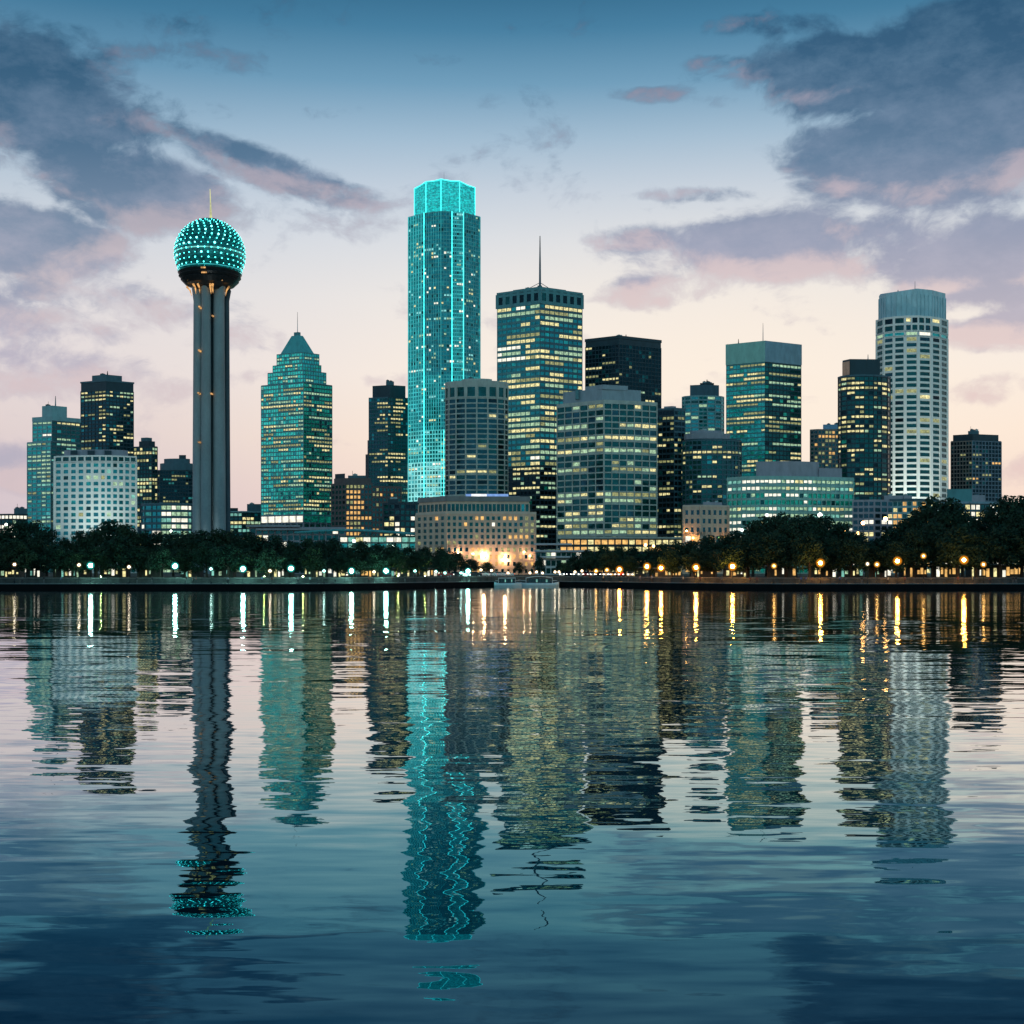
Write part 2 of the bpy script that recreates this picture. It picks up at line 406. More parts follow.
# ------------------------------------------------------------------ buildings
PANE = {}
def pane_mesh(m_):
    if m_ not in PANE:
        mb_ = MB(); mb_.box(-.5, .5, -.5, .5, -.5, .5, m_); PANE[m_] = mb_.mesh('window')
    return PANE[m_]
def pickw(rng, opts):
    s = sum(w for _, w in opts); r = rng.random() * s
    for o_, w in opts:
        r -= w
        if r <= 0: return o_
    return opts[-1][0]
NWIN = 100
class Building:
    def __init__(s, name, label, D, pxc, cat='skyscraper', group=None, zb=PZ, vis=528, seed=None):
        s.D = D; s.zb = zb; s.vis = vis
        s.root = empty(name, (X(pxc, D), D, zb), label, cat, group)
        s.o = s.root.location.copy(); s.rng = random.Random(seed if seed is not None else name + label)
        s.mbs = {}; s.wins = []; s.dep = {}; s.keep = []
    def mb(s, part):
        if part not in s.mbs: s.mbs[part] = MB(s.o)
        return s.mbs[part]
    def z(s, py, fr=None): return Z(py, s.D if fr is None else min(q.y for q in fr))
    def pt(s, px, d=0): return Vector((X(px, s.D + d), s.D + d))
    def corner(s, pl, pc, pr, tl=.5, tr=.9, off=0):
        L = s.pt(pl, off + (pc - pl) / F * s.D * tl); C = s.pt(pc, off); Rr = s.pt(pr, off + (pr - pc) / F * s.D * tr)
        return [L, C, Rr]
    def arc(s, pl, pr, n=7, bulge=.35, off=0):
        w = (pr - pl) / F * s.D; out = []
        for i in range(n):
            u = -1 + 2 * i / (n - 1)
            a = u * PI / 2 * .92
            px = (pl + pr) / 2 + (pr - pl) / 2 * math.sin(a) / math.sin(PI / 2 * .92)
            out.append(s.pt(px, off + w * bulge * (1 - math.cos(a))))
        return out
    def close(s, fr, depth=None):
        if len(fr) == 3 and depth is None:
            return list(fr) + [fr[0] + fr[2] - fr[1]]
        d = depth or (fr[-1] - fr[0]).length * .8
        mid = (fr[0] + fr[-1]) / 2
        def back(q):
            v = (q.normalized() * 1.0 + (mid - q).normalized() * .04); return q + v * (d / v.y)
        return list(fr) + [back(fr[-1]), back(fr[0])]
    def shrink(s, fr, k, dz=0):
        pl = s.close(fr); c = sum(pl, Vector((0, 0))) / len(pl)
        return [c + (q - c) * k for q in fr]
    def block(s, fr, ytop, ybot=None, wall=navy, part='wall', depth=None, slope=None, top_fr=None):
        z0 = s.zb if ybot is None else s.z(ybot, fr)
        pl = s.close(fr, depth); s.dep[id(fr)] = depth
        s.mb(part).prism(pl, z0, s.z(ytop, fr), wall, top=None if top_fr is None else s.close(top_fr, depth))
        s.last = (pl, s.z(ytop, fr), part)
        return z0, s.z(ytop, fr)
    def parapet(s, fr, ytop, h, m_, part='parapet', proud=.5):
        pl = s.close(fr); z = s.z(ytop, fr); mbx = s.mb(part)
        for i, a in enumerate(pl):
            b = pl[(i + 1) % len(pl)]; e = (b - a); L = e.length; e = e / L; nn = Vector((e.y, -e.x))
            c = (a + b) / 2 + nn * (proud / 2 - .15)
            mbx.obox((*c, z + h / 2 - .3), (*(e * (L / 2 + proud - .1)), 0), (*(nn * (proud / 2 + .15)), 0), (0, 0, h / 2), m_)
    def facade(s, fr, ytop, ybot, floor_px, bay_px, frame, glassw, lit=None, p=.15, mw=.18, sh=.3, proud=.35, zone=None, edges=None, vproud=.06, run=.6, framev=None, rows=True):
        if sh < .36 and lit: floor_px *= .88; bay_px *= .8
        z0 = s.zb if ybot is None else s.z(ybot, fr); z1 = s.z(ytop, fr)
        fh0 = floor_px / F * s.D; nf = max(1, round((z1 - z0) / fh0)); fh = (z1 - z0) / nf
        tl = sum((b - a).length for a, b in zip(fr, fr[1:])); acc = 0
        rowp = [s.rng.choice((.15, .4, .6, 1, 1.6, 2.6, 4.5) if rows else (1,)) for _ in range(nf)]
        s.keep.append(fr)
        n0 = len(fr) - 1; seq = [(k, a, b) for k, (a, b) in enumerate(zip(fr, fr[1:]))]
        dp = s.dep.get(id(fr))
        if id(fr) in s.dep and not (len(fr) == 3 and dp is None):
            pl = s.close(fr, dp); seq = seq + [(n0 - 1, fr[-1], pl[-2]), (0, pl[-1], fr[0])]
        for ns, (k, a, b) in enumerate(seq):
            e = b - a; L = e.length; e = e / L; nn = Vector((e.y, -e.x)); side = ns >= n0
            if edges is None or k in edges:
                pxw = abs(F * (b.x / b.y - a.x / a.y))
                nb = max(1, round((L / b.y * F if side else pxw) / bay_px)); bw = L / nb
                fm = frame[k] if isinstance(frame, list) else frame
                fv = (framev[k] if isinstance(framev, list) else framev) or fm
                gw = glassw[k] if isinstance(glassw, list) and isinstance(glassw[0], list) else glassw
                mwm, shm = mw * bw, sh * fh
                mbx = s.mb('facade_grid'); mid = (a + b) / 2
                if shm > 0:
                    for f_ in range(nf + 1):
                        c = mid + nn * proud / 2; zc = z0 + f_ * fh
                        mbx.obox((*c, zc), (*(e * L / 2), 0), (*(nn * proud / 2), 0), (0, 0, shm / 2), fm)
                if mwm > 0:
                    for j in range(nb + 1):
                        c = a + e * (j * bw) + nn * (proud + vproud) / 2
                        mbx.obox((*c, (z0 + z1) / 2), (*(e * mwm / 2), 0), (*(nn * (proud + vproud) / 2), 0), (0, 0, (z1 - z0) / 2 + shm / 2 - .02), fv)
                for f_ in range(nf):
                    on = False; mt = None
                    for j in range(nb):
                        u = min(.999, max(.001, (acc + (j + .5) * bw) / tl)); v = (f_ + .5) / nf
                        pp = 1.15 * p * rowp[f_]
                        if zone: pp *= zone(u, v)
                        if on and s.rng.random() < run and pp > .02: pass
                        else:
                            on = bool(lit) and s.rng.random() < pp
                            mt = pickw(s.rng, lit) if on else None
                        mm = mt if on else (gw[0][0] if gw[0][0].name.startswith('glass') and s.rng.random() < .72 else pickw(s.rng, gw))
                        c = a + e * ((j + .5) * bw)
                        wz, ww, wh = z0 + (f_ + .5) * fh, bw - mwm, fh - shm
                        if on and sh < .36:
                            k2 = s.rng.uniform(.5, .72); wz += wh * (1 - k2) * .3; wh *= k2; ww *= s.rng.uniform(.8, 1)
                        s.wins.append((Vector((*c, wz)), e, nn, ww, wh, mm, on))
            if not side: acc += L
    def antenna(s, px, ytop, ybot, r=.35, m_=blackm, d=2, guys=()):
        mbx = MB(s.o); q = s.pt(px, d); ytop = HOR - (HOR - ytop) * (s.D + d) / s.D
        mbx.tube([(*q, s.z(ybot)), (*q, s.z((ytop + ybot) / 2)), (*q, s.z(ytop))], [r, r * .8, r * .35], m_, 6)
        for (gx, gy, gy2) in guys:
            g2 = s.pt(gx, d + 3); mbx.tube([(*q, s.z(gy2)), (*g2, s.z(gy))], .22, m_, 4)
        mbx.build('antenna', s.root)
    def plant(s):
        pl, z, part = s.last; rg = s.rng; c = sum(pl, Vector((0, 0))) / len(pl); unit = 1.0 * s.D / 800
        ext = min((q - c).length for q in pl)
        if ext < 4: return
        for i in range(rg.choice((1, 2, 3))):
            q = c + (pl[i % len(pl)] - c) * rg.uniform(.15, .62); w, d_, h = min(ext * .25, rg.uniform(.8, 2.2) * unit), min(ext * .2, rg.uniform(.8, 1.6) * unit), rg.uniform(.7, 1.5) * unit
            m_ = MB(s.o); m_.box(q.x - w, q.x + w, q.y - d_, q.y + d_, z - .05, z + h, rg.choice((steel, bluec, concd)))
            m_.box(q.x - w * .5, q.x + w * .3, q.y - d_ * .5, q.y + d_ * .5, z + h, z + h + .35 * unit, blackm); m_.build('roof_unit', s.root)
        if rg.random() < .5:
            q = c + (pl[0] - c) * .5; m_ = MB(s.o); m_.tube([(q.x, q.y, z), (q.x, q.y, z + 3.2 * unit)], .12, blackm, 5); m_.build('roof_mast', s.root)
    def flood(s, px, dist, py_aim, power, col=(.80, 1, .95), ang=60, z=PZ + .8):  # unseen floodlight, added because these walls look lit from below
        q = s.pt(px, -dist); zz = z
        m_ = MB(s.o); m_.box(q.x - .5, q.x + .5, q.y - .3, q.y + .3, zz - .8, zz - .1, blackm); m_.build('floodlight', s.root)
        ld = bpy.data.lights.new('flood', 'SPOT'); ld.energy = power; ld.color = col; ld.spot_size = R(ang); ld.spot_blend = .8; ld.shadow_soft_size = .4
        lo_ = bpy.data.objects.new('flood_beam', ld); COL.objects.link(lo_); lo_.parent = s.root
        loc = Vector((q.x, q.y, zz + .1)); t2 = s.pt(px, 3); aim = Vector((t2.x, t2.y, s.z(py_aim)))
        lo_.matrix_local = Matrix.Translation(loc - s.o) @ (aim - loc).to_track_quat('-Z', 'Y').to_matrix().to_4x4()
    def finish(s):
        if s.last[2] in ('wall', 'penthouse', 'upper_block', 'roof'): s.plant()
        for part, mbx in s.mbs.items(): mbx.build(part, s.root)
        def key(w):
            c, e, nn, ww, hh, mm, on = w
            px = 512 + F * c.x / c.y; py = HOR - F * (c.z - CAMH) / c.y
            seen = 1 if (py < s.vis and -8 < px < 1032) else 0
            view = Vector((c.x, c.y)).normalized()
            a_ = ww * hh * max(0, -view.dot(nn)) / (c.y * c.y)
            return (seen, round(a_ * 1e7 / 2), on, s.rng.random())
        ws_ = sorted(s.wins, key=key, reverse=True)
        for c, e, nn, ww, hh, mm, on in ws_[:NWIN]:
            o = bpy.data.objects.new('window', pane_mesh(mm)); COL.objects.link(o); o.parent = s.root
            q = c + Vector((nn.x, nn.y, 0)) * .05 - s.o
            M = Matrix(((e.x * ww, nn.x * .1, 0, q.x), (e.y * ww, nn.y * .1, 0, q.y), (0, 0, hh, q.z), (0, 0, 0, 1)))
            o.matrix_local = M
        mbx = MB(s.o)
        for c, e, nn, ww, hh, mm, on in ws_[NWIN:]:
            n3 = Vector((nn.x, nn.y, 0)); e3 = Vector((e.x, e.y, 0))
            q = c + n3 * .1; u = e3 * ww / 2; w = Vector((0, 0, hh / 2))
            mbx.add([q - u - w, q + u - w, q + u + w, q - u + w], [(0, 1, 2, 3)], mm)
        o = mbx.build('window', s.root)
        if o: o['kind'] = 'stuff'
        return s

LITW = [(warm, 4), (warmd, 4), (pale, 2)]
LITG = [(pale, 4), (warm, 3), (warmd, 2), (white, 1)]
darkset = [(g_dark, 5), (g_navy, 3), (g_black, 2)]
tealset = [(g_teal, 5), (g_blue, 2), (tealw, 2), (g_dark, 1)]
greenset = [(g_green, 5), (g_teal, 2), (tealw, 1)]

# 1 stepped cyan glass tower at the far left
b = Building('office_tower', 'teal glass tower with stepped top and a pale lit column, behind the white hotel', 900, 50)
fr = b.corner(27.5, 51, 81, .5, .7)
b.block(fr, 441, None, tealc)
b.facade(fr, 442, None, 4.6, 6, [tealp, concd], [[(g_teal, 3), (cyanw, 1), (tealw, 3), (g_blue, 2)], [(g_dark, 5), (g_teal, 2)]], [(warmd, 2), (pale, 3), (mintw, 2)], .22, .12, .32,
         zone=lambda u, v: 4 if .28 < u < .40 else .6)
f2 = b.corner(33, 52, 80, .5, .7, 4)
b.block(f2, 420, 441, tealc, 'upper_block')
b.facade(f2, 421, 441, 4.6, 6, [tealp, concd], [[(g_teal, 3), (tealw, 3)], [(g_dark, 3), (g_teal, 2)]], LITG, .12, .12, .32)
b.parapet(f2, 420, 3.0, tealp)
f3 = b.corner(42, 52, 67, .5, .7, 8); b.block(f3, 405.5, 420, tealp, 'penthouse'); b.antenna(55.5, 396, 405.5, .5, steel, 14); b.finish()

# 2 dark tower behind the hotel
b = Building('office_tower', 'tall dark blue tower with scattered yellow windows, right behind the white hotel', 960, 105)
fr = b.corner(81, 106, 133.5, .55, .6)
b.block(fr, 381, None, navy)
b.facade(fr, 390, None, 4.2, 4.4, navy, [(g_navy, 4), (g_dark, 3), (g_blue, 2)], LITW, .17, .14, .34, zone=lambda u, v: 2.2 if .35 < u < .55 else .8)
b.parapet(fr, 381, 1.2, bluec)
f2 = b.corner(92, 106, 122, .55, .6, 6); b.block(f2, 374.5, 381, bluec, 'penthouse'); b.antenna(107.5, 371, 375, .6, blackm, 9); b.finish()

# 3 white hotel with a regular window grid
b = Building('hotel', 'broad white hotel with a regular grid of square dark windows', 760, 95, 'hotel')
fr = [b.pt(55, 6), b.pt(70, 3), b.pt(85, 1), b.pt(100, 0), b.pt(112, 1), b.pt(124, 4), b.pt(136, 8)]
b.block(fr, 455, None, concw, depth=28)
b.facade(fr, 462, None, 6.05, 6.8, concw, [(g_blue, 4), (g_teal, 3), (g_dark, 2)], [(mintw, 2), (pale, 2), (warmd, 1)], .05, .36, .40, .5)
b.facade(fr, 456, 462, 6, 7.5, concw, [(g_dark, 3)], None, 0, .2, .2, .5)
f2 = b.arc(64, 128, 7, .2, 8); b.block(f2, 449.5, 455, mauve, 'penthouse', 18)
for px in (72, 96, 120): b.flood(px, 26, 490, 36000)
for px in (74, 91, 108): f3 = [b.pt(px - 3.5, 7), b.pt(px + 3.5, 7)]; b.block(f3, 450.5, 454.5, navy, 'roof_louver', 1.2)
b.finish()

# 4 slim tower right of the hotel
b = Building('office_tower', 'slim dark tower with crowned top standing between the hotel and the ball tower', 930, 148)
fr = b.corner(134, 152, 157.2, .35, .9); b.block(fr, 446, None, navy)
b.facade(fr, 447, None, 3.8, 3.2, navy, [(g_dark, 4), (g_navy, 4)], LITW, .24, .2, .36)
f2 = b.corner(139, 149, 155, .4, .8, 4); b.block(f2, 441, 446, navy, 'penthouse')
f2 = b.corner(141, 147, 152, .4, .8, 7); b.block(f2, 437.5, 441, bluec, 'penthouse'); b.finish()

# 5 squat dark block
b = Building('office_block', 'squat black glass block with rounded roof beside the ball tower', 880, 172, 'office block')
fr = b.corner(158, 160, 194, .8, .25); b.block(fr, 470, None, navy)
b.facade(fr, 470.5, None, 4.2, 3.6, navy, [(g_black, 4), (g_dark, 4)], [(warmd, 2), (tealw, 2)], .07, .15, .3)
f2 = b.arc(160, 193, 8, .25, 4); b.block(f2, 463, 470, bluec, 'roof', 14); b.block(b.arc(164, 190, 8, .25, 6), 458.5, 463, bluec, 'roof', 10)
b.block([b.pt(179, 8), b.pt(186, 8)], 455, 458.5, navy, 'penthouse', 5); b.finish()

# 6 lit low pavilion at the foot of the ball tower
b = Building('lit_pavilion', 'low curved pavilion with bright green lit floors left of the ball tower shaft', 700, 170, 'pavilion')
fr = b.arc(142, 191, 8, .2); b.block(fr, 504, None, bluec, depth=12)
b.facade(fr, 504.5, None, 6.4, 5, bluec, [(g_blue, 3), (tealw, 2)], [(mintw, 2), (pale, 3), (white, 3)], .35, .08, .4, .6, zone=lambda u, v: 3 if u > .48 else .35, run=.7, rows=False)
b.parapet(fr, 504, .8, tealp); b.finish()

# 7 pyramid-topped teal tower
b = Building('office_tower', 'teal glass tower with stepped shoulders and a pyramid roof', 850, 303)
fr = b.corner(261.3, 303.5, 332, .55, .75)
b.block(fr, 382, None, tealc)
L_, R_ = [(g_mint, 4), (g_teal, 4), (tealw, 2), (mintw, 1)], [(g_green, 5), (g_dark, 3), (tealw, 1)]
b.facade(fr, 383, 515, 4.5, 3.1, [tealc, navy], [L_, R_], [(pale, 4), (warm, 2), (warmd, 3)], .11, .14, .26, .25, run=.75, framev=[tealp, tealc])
b.facade(fr, 515, 523, 8, 7, [mauve, tealc], [[(white, 4), (warm, 1)], [(g_green, 3), (pale, 1)]], None, 0, .1, .2, .4)
b.facade(fr, 523, None, 6, 6, mauve, darkset, None, 0, .2, .3, .4)
for (pl, pc, pr, yb, yt, off) in ((268, 303, 326, 382, 370, 4), (273, 302.5, 321, 370, 363, 8), (277, 302, 319, 363, 352, 11)):
    f2 = b.corner(pl, pc, pr, .55, .75, off); b.block(f2, yt, yb, tealc, 'setback')
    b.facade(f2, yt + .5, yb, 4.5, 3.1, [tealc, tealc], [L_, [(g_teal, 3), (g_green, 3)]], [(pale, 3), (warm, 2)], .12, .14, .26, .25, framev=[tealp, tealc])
f2 = b.corner(280.5, 301, 314, .55, .75, 13)
b.block(f2, 334, 352, solid('copper_teal', (.12, .50, .50), .4), 'pyramid_roof', top_fr=b.shrink(f2, .34))
b.block(b.shrink(f2, .2), 332, 337, tealc, 'roof_lantern')
b.antenna(297.5, 312, 334, .28, steel, 22); b.finish()

# 8 brown block with amber windows
b = Building('brick_building', 'low brown building with a column of amber windows between the pyramid tower and dark tower', 800, 350, 'building')
fr = [b.pt(332, 8), b.pt(346, 0), b.pt(372, 0), b.pt(401, 6)]
b.block(fr, 486, None, brown, depth=25)
b.facade(fr[:3], 484, None, 5.2, 3.6, brown, darkset, [(amber, 3), (warmd, 1)], .16, .34, .42, .4, zone=lambda u, v: 5 if .40 < u < .72 else .25, rows=False)
b.facade(fr[2:], 487, None, 5.2, 3.6, brown, darkset, [(amber, 2), (warmd, 1)], .10, .4, .45, .4)
b.block([b.pt(334, 7), b.pt(346, 1), b.pt(371, 1)], 478, 486, brown, 'upper_block', 16); b.block([b.pt(335, 9), b.pt(345, 4)], 473.5, 478, navy, 'penthouse', 8); b.block([b.pt(348, 4), b.pt(366, 4)], 475.5, 478, bluec, 'penthouse', 8); b.finish()

# 9 dark tower with yellow floors
b = Building('office_tower', 'dark blue tower with yellow lit floors and flat penthouse left of the tallest tower', 980, 390)
fr = b.corner(369, 388, 408, .35, .4); b.block(fr, 397, None, navy)
b.block([b.pt(365.5, 9), b.pt(369.5, 5)], 454, None, navy, 'side_wing', 20); b.block([b.pt(367.5, 9), b.pt(369.5, 6)], 440, 454, navy, 'side_wing', 20)
b.facade(fr, 397.5, None, 4.4, 3.3, [bluec, navy], [(g_dark, 4), (g_navy, 3), (g_blue, 2)], [(warm, 4), (warmd, 3), (tealw, 1)], .16, .12, .34,
         zone=lambda u, v: (3.0 if .30 < v < .48 or .08 < v < .2 else .7) * (1.4 if .2 < u < .8 else .5))
f2 = b.corner(372.5, 390, 405.5, .35, .4, 4); b.block(f2, 385, 397, navy, 'penthouse'); b.block([b.pt(386, 14), b.pt(394, 14)], 381.5, 385, bluec, 'penthouse', 8); b.finish()

# 10 the tallest tower, outlined in cyan
b = Building('skyscraper', 'tallest tower, many-sided glass shaft outlined with cyan neon lines and a glowing crown', 950, 444)
fr = [b.pt(408.5, 16), b.pt(424, 5), b.pt(441, 0), b.pt(452, 1), b.pt(463.5, 3), b.pt(480, 15)]
b.block(fr, 211, None, tealc, depth=34)
gA = [(g_teal, 6), (g_blue, 3), (g_dark, 3), (tealw, 1)]; gB = [(g_blue, 6), (g_dark, 3), (g_teal, 2)]
gl5 = [gA, gB, gB, gA, gB]
lt = [(white, 2), (cyanb, 2), (pale, 2), (warm, 1)]
nd = glow_mat('frame_glow_soft', (.04, .58, .64), .50, .6, .2)  # glow put into the frame grid in place of floodlight on the facade
nd2 = glow_mat('frame_glow_faint', (.02, .34, .40), .42, .6, .2)
frame5 = [nd, nd2, nd2, neon, nd2]; fv5 = [neon, nd, nd2, nd, nd2]
b.facade(fr, 212, 375, 4.4, 3.1, frame5, gl5, lt, .07, .20, .24, .4, framev=fv5, run=.35)
b.facade(fr, 375, 430, 4.4, 3.2, [neon, nd, nd, neon, nd], [gA, gA, gB, gA, gB], lt, .10, .2, .26, .4, framev=[neon, neon, nd, neon, nd], run=.35)
mid_c = glow_mat('frame_glow_mid', (.14, .92, .92), .72, .4, .12)  # frame glow set stronger in steps towards the foot
b.facade(fr, 430, 462, 4.5, 3.4, [mid_c, mid_c, mid_c, neonb, nd], [[(g_teal, 4), (tealw, 3), (cyanw, 1), (g_dark, 1)]] * 5, lt, .12, .2, .28, .4, framev=[mid_c, mid_c, neonb, neonb, nd], run=.4)
b.facade(fr, 462, 500, 4.6, 3.6, [framelow, framelow, framelow, neonb, nd], [[(cyanw, 3), (tealw, 2), (g_teal, 3), (cyanb, 1)]] * 5, lt, .12, .22, .30, .4, framev=[framelow, framelow, neonb, neonb, nd], run=.4)
b.facade(fr, 500, None, 6, 6, tealc, darkset, None, 0)
mbx = MB(b.o)
for i, q in enumerate(fr):
    yt = 211
    nn = Vector((0, -1)); c = q + nn * .45
    rr = (.26, .34, .16, .36, .36, .26)[i]
    mbx.tube([(*c, b.z(500)), (*c, b.z(yt))], rr, neonb if i in (1, 3, 4) else neon, 5)
mbx.build('neon_edge', b.root)
cr = [b.pt(414.5, 18), b.pt(426, 9), b.pt(441, 6), b.pt(459.5, 7), b.pt(475, 17)]
pl = b.close(cr, 24); zz = [Z(y, q.y) for y, q in zip((189, 182, 179.5, 181.5, 188, 187, 187), pl)]
crm = glass('crown_glass', (.08, .36, .40), (.012, .78, .72), .95)
b.mb('crown').prism(pl, b.z(211), None, crm, ztop=zz)
for k, (a, c) in enumerate(zip(cr, cr[1:])):
    e = c - a; L = e.length; e /= L; nn = Vector((e.y, -e.x)); nb = 5
    for j in range(nb + 1):
        q = a + e * L * j / nb + nn * .2; zt = zz[k] + (zz[k + 1] - zz[k]) * j / nb
        b.mb('crown_neon').tube([(*q, b.z(211)), (*q, zt)], .26 if j in (0, nb) else .16, neonb if j in (0, nb) else neon, 4)
    for fv_, r_, m_ in ((1, .36, neonb), (.52, .2, neon), (.24, .16, neon), (.0, .3, neonb)):
        z0 = b.z(210.5)
        b.mb('crown_neon').tube([(*(a + nn * .3), z0 + (zz[k] - z0) * fv_ + .2), (*((a + c) / 2 + nn * .3), z0 + ((zz[k] + zz[k + 1]) / 2 - z0) * fv_ - (.3 if fv_ else 0)), (*(c + nn * .3), z0 + (zz[k + 1] - z0) * fv_ + .2)], r_, m_, 4)
b.antenna(444, 172.5, 181, .2, steel, 16); b.finish()

# 11 grey rounded tower
b = Building('office_tower', 'grey concrete tower with a rounded gridded front, just right of the tallest tower', 790, 476)
fr = b.arc(446, 507.5, 9, .26); b.block(fr, 385, None, conc, depth=24)
b.facade(fr, 398, 495, 5.9, 9.6, conc, [(g_navy, 4), (g_dark, 4), (g_black, 1)], [(warm, 2), (warmd, 3)], .045, .12, .26, .5, zone=lambda u, v: (3 if .22 < v < .34 or .80 < v < .88 else .5) * (2 if .2 < u < .8 else .4), run=.7)
b.facade(fr, 386, 397, 10.5, 8.6, conc, [(g_dark, 3), (g_navy, 2)], None, 0, .3, .14, .5)
b.facade(fr, 495, None, 6, 8, conc, darkset, LITW, .3, .2, .3)
b.parapet(fr, 385, 3.2, conc); b.block(b.arc(462, 492, 6, .2, 8), 378.5, 384, conc, 'penthouse', 8); b.finish()

# 12 tower with the tall mast
b = Building('skyscraper', 'square teal tower with warm lit floors and a tall guyed mast', 870, 540)
fr = b.corner(497.5, 540, 582, .6, .6); b.block(fr, 290, None, bluec)
gT = [(g_blue, 4), (g_teal, 4), (tealw, 1)]
zn = lambda u, v: 1.4 if v > .35 else .5
b.facade(fr, 303, 466, 5.6, 4.6, [tealc, bluec], gT, [(warm, 4), (white, 1), (pale, 3), (warmd, 3)], .22, .10, .44, .35, zone=lambda u, v: (1.5 if v < .62 else .9), run=.78)
b.facade(fr, 466, None, 5.4, 5, [navy, navy], [(g_black, 4), (g_dark, 3), (g_green, 1)], [(warm, 2), (pale, 2)], .14, .12, .3, .35, run=.7)
b.facade(fr, 291, 302, 12, 7.2, [tealc, tealc], [(g_black, 3), (g_dark, 2)], None, 0, .42, .3, .5)
b.parapet(fr, 290, 2.2, tealc)
f2 = b.corner(513, 540, 566, .6, .6, 6); b.block(f2, 286.5, 290, tealc, 'penthouse')
b.antenna(540, 236, 287, .95, bluec, 20, [(516, 288, 276), (559.5, 287.5, 276)]); b.finish()

# 13 black tower
b = Building('skyscraper', 'black glass tower with slanting roofline behind the grey office block', 1020, 620)
fr = b.corner(585.5, 619, 661, .6, .6); b.block(fr, 338, None, navy)
b.facade(fr, 344, None, 4.6, 4.0, navy, [(g_black, 6), (g_dark, 2)], [(warmd, 3), (warm, 2), (pale, 2)], .085, .16, .22, .25, zone=lambda u, v: 2.2 if v < .66 else (1.4 if u < .45 else .35))
b.parapet(fr, 338, 2.4, navy); b.block(b.corner(608, 619, 640, .6, .6, 5), 335.8, 338, navy, 'penthouse'); b.antenna(626, 334.5, 337, .7, blackm, 8); b.finish()

# 14 grid office
b = Building('office_block', 'broad grey office block with heavy concrete grid and pale roof boxes', 720, 604, 'office block')
fr = [b.pt(557.5, 20), b.pt(604, 0), b.pt(634, 5), b.pt(656.5, 12)]; b.block(fr, 402, None, conc, depth=30)
b.facade(fr, 403, None, 7.15, 9.2, [conc] * 3, [(g_dark, 6), (g_navy, 3)], [(warm, 3), (warmd, 4), (pale, 3)], .22, .10, .22, .55, zone=lambda u, v: 1.6 if .02 < v < .4 or .72 < v < .9 else .6, run=.5)
b.parapet(fr, 402, 1.6, conc)
roofb = solid('roof_panel_pale', (.36, .40, .44), .5)
f2 = [b.pt(563, 24), b.pt(602, 8), b.pt(641, 16)]; b.block(f2, 388.5, 402, roofb, 'penthouse', 16)
b.block([b.pt(585, 16), b.pt(603, 7), b.pt(628, 13)], 384.5, 389, roofb, 'penthouse', 12)
for px in (577, 586): b.block([b.pt(px - 1.6, 17), b.pt(px + 1.6, 15.5)], 390, 399, tealc, 'roof_door', 3)
b.finish()

# 15 narrow dark tower
b = Building('office_tower', 'narrow dark tower with yellow lit lower floors right of the grey office block', 800, 670)
fr = b.corner(655, 674, 684.5, .5, .6); b.block(fr, 409, None, navy)
b.facade(fr, 410, None, 6.2, 5.2, [navy, bluec], [(g_black, 4), (g_dark, 4)], [(warm, 3), (warmd, 4)], .16, .1, .34, .4, zone=lambda u, v: 1.8 if v < .35 else .8)
b.parapet(fr, 409, 1.2, bluec); b.block(b.corner(664, 672, 676, .5, .6, 5), 406, 409, mauve, 'penthouse'); b.finish()

# 16 round-cornered teal tower with dark hat
b = Building('office_tower', 'small banded teal tower with dark rooftop box, between black tower and mint-capped tower', 980, 703)
fr = b.arc(682.5, 723.5, 8, .3); b.block(fr, 395.5, None, tealc, depth=24)
b.facade(fr, 396, None, 3.9, 5.2, tealp, [(g_blue, 3), (g_dark, 4), (g_teal, 2)], [(pale, 3), (warmd, 3)], .10, .12, .36, .5)
f2 = b.corner(690, 706, 719, .3, .4, 6); b.block(f2, 384.5, 395.5, bluec, 'penthouse'); b.block([b.pt(700, 10), b.pt(714, 10)], 383, 384.5, navy, 'penthouse', 6); b.antenna(707, 379.5, 383.5, .8, blackm, 12); b.finish()

# 17 curved low office
b = Building('office_block', 'curved dark office block with domed grey roof and yellow lit floor bands', 790, 710, 'office block')
fr = b.arc(683, 741, 9, .3); b.block(fr, 438.5, None, navy, depth=24)
b.facade(fr, 440, None, 5.6, 5.4, bluec, [(g_dark, 5), (g_navy, 3), (g_blue, 1)], [(warm, 4), (warmd, 3), (pale, 1)], .13, .14, .30, .5, zone=lambda u, v: 4 if .44 < v < .56 or .86 < v < .92 else .8, run=.7)
b.block(b.arc(684, 730, 9, .3, 2), 433, 438.5, mauve, 'roof', 18); b.block(b.arc(690, 722, 8, .25, 5), 430.2, 433, mauve, 'roof', 12); b.finish()

# 18 mint-capped teal tower
b = Building('skyscraper', 'square teal glass tower with plain pale mint band round the top', 880, 765)
fr = b.corner(726.3, 765, 801, .55, .6); b.block(fr, 341, None, tealc)
b.facade(fr, 362.5, None, 5.0, 4.3, [tealc, navy], [[(g_teal, 5), (g_green, 4), (tealw, 2)], [(g_dark, 4), (g_green, 3), (g_black, 1)]], [(warm, 3), (pale, 3), (warmd, 3)], .15, .06, .28, .25, run=.82)
mintm = solid('mint_panel', (.30, .58, .50), .3, .1, .2); steelb = solid('panel_blue_grey', (.20, .32, .40), .35, .2)
for k, (a, c) in enumerate(zip(fr, fr[1:])):
    e = c - a; L = e.length; e /= L; nn = Vector((e.y, -e.x)); q = (a + c) / 2 + nn * .25
    b.mb('roof_band').obox((*q, (b.z(341) + b.z(362)) / 2 + .2), (*(e * (L / 2 + .3)), 0), (*(nn * .3), 0), (0, 0, (b.z(341) - b.z(362)) / 2), mintm if k == 0 else steelb)
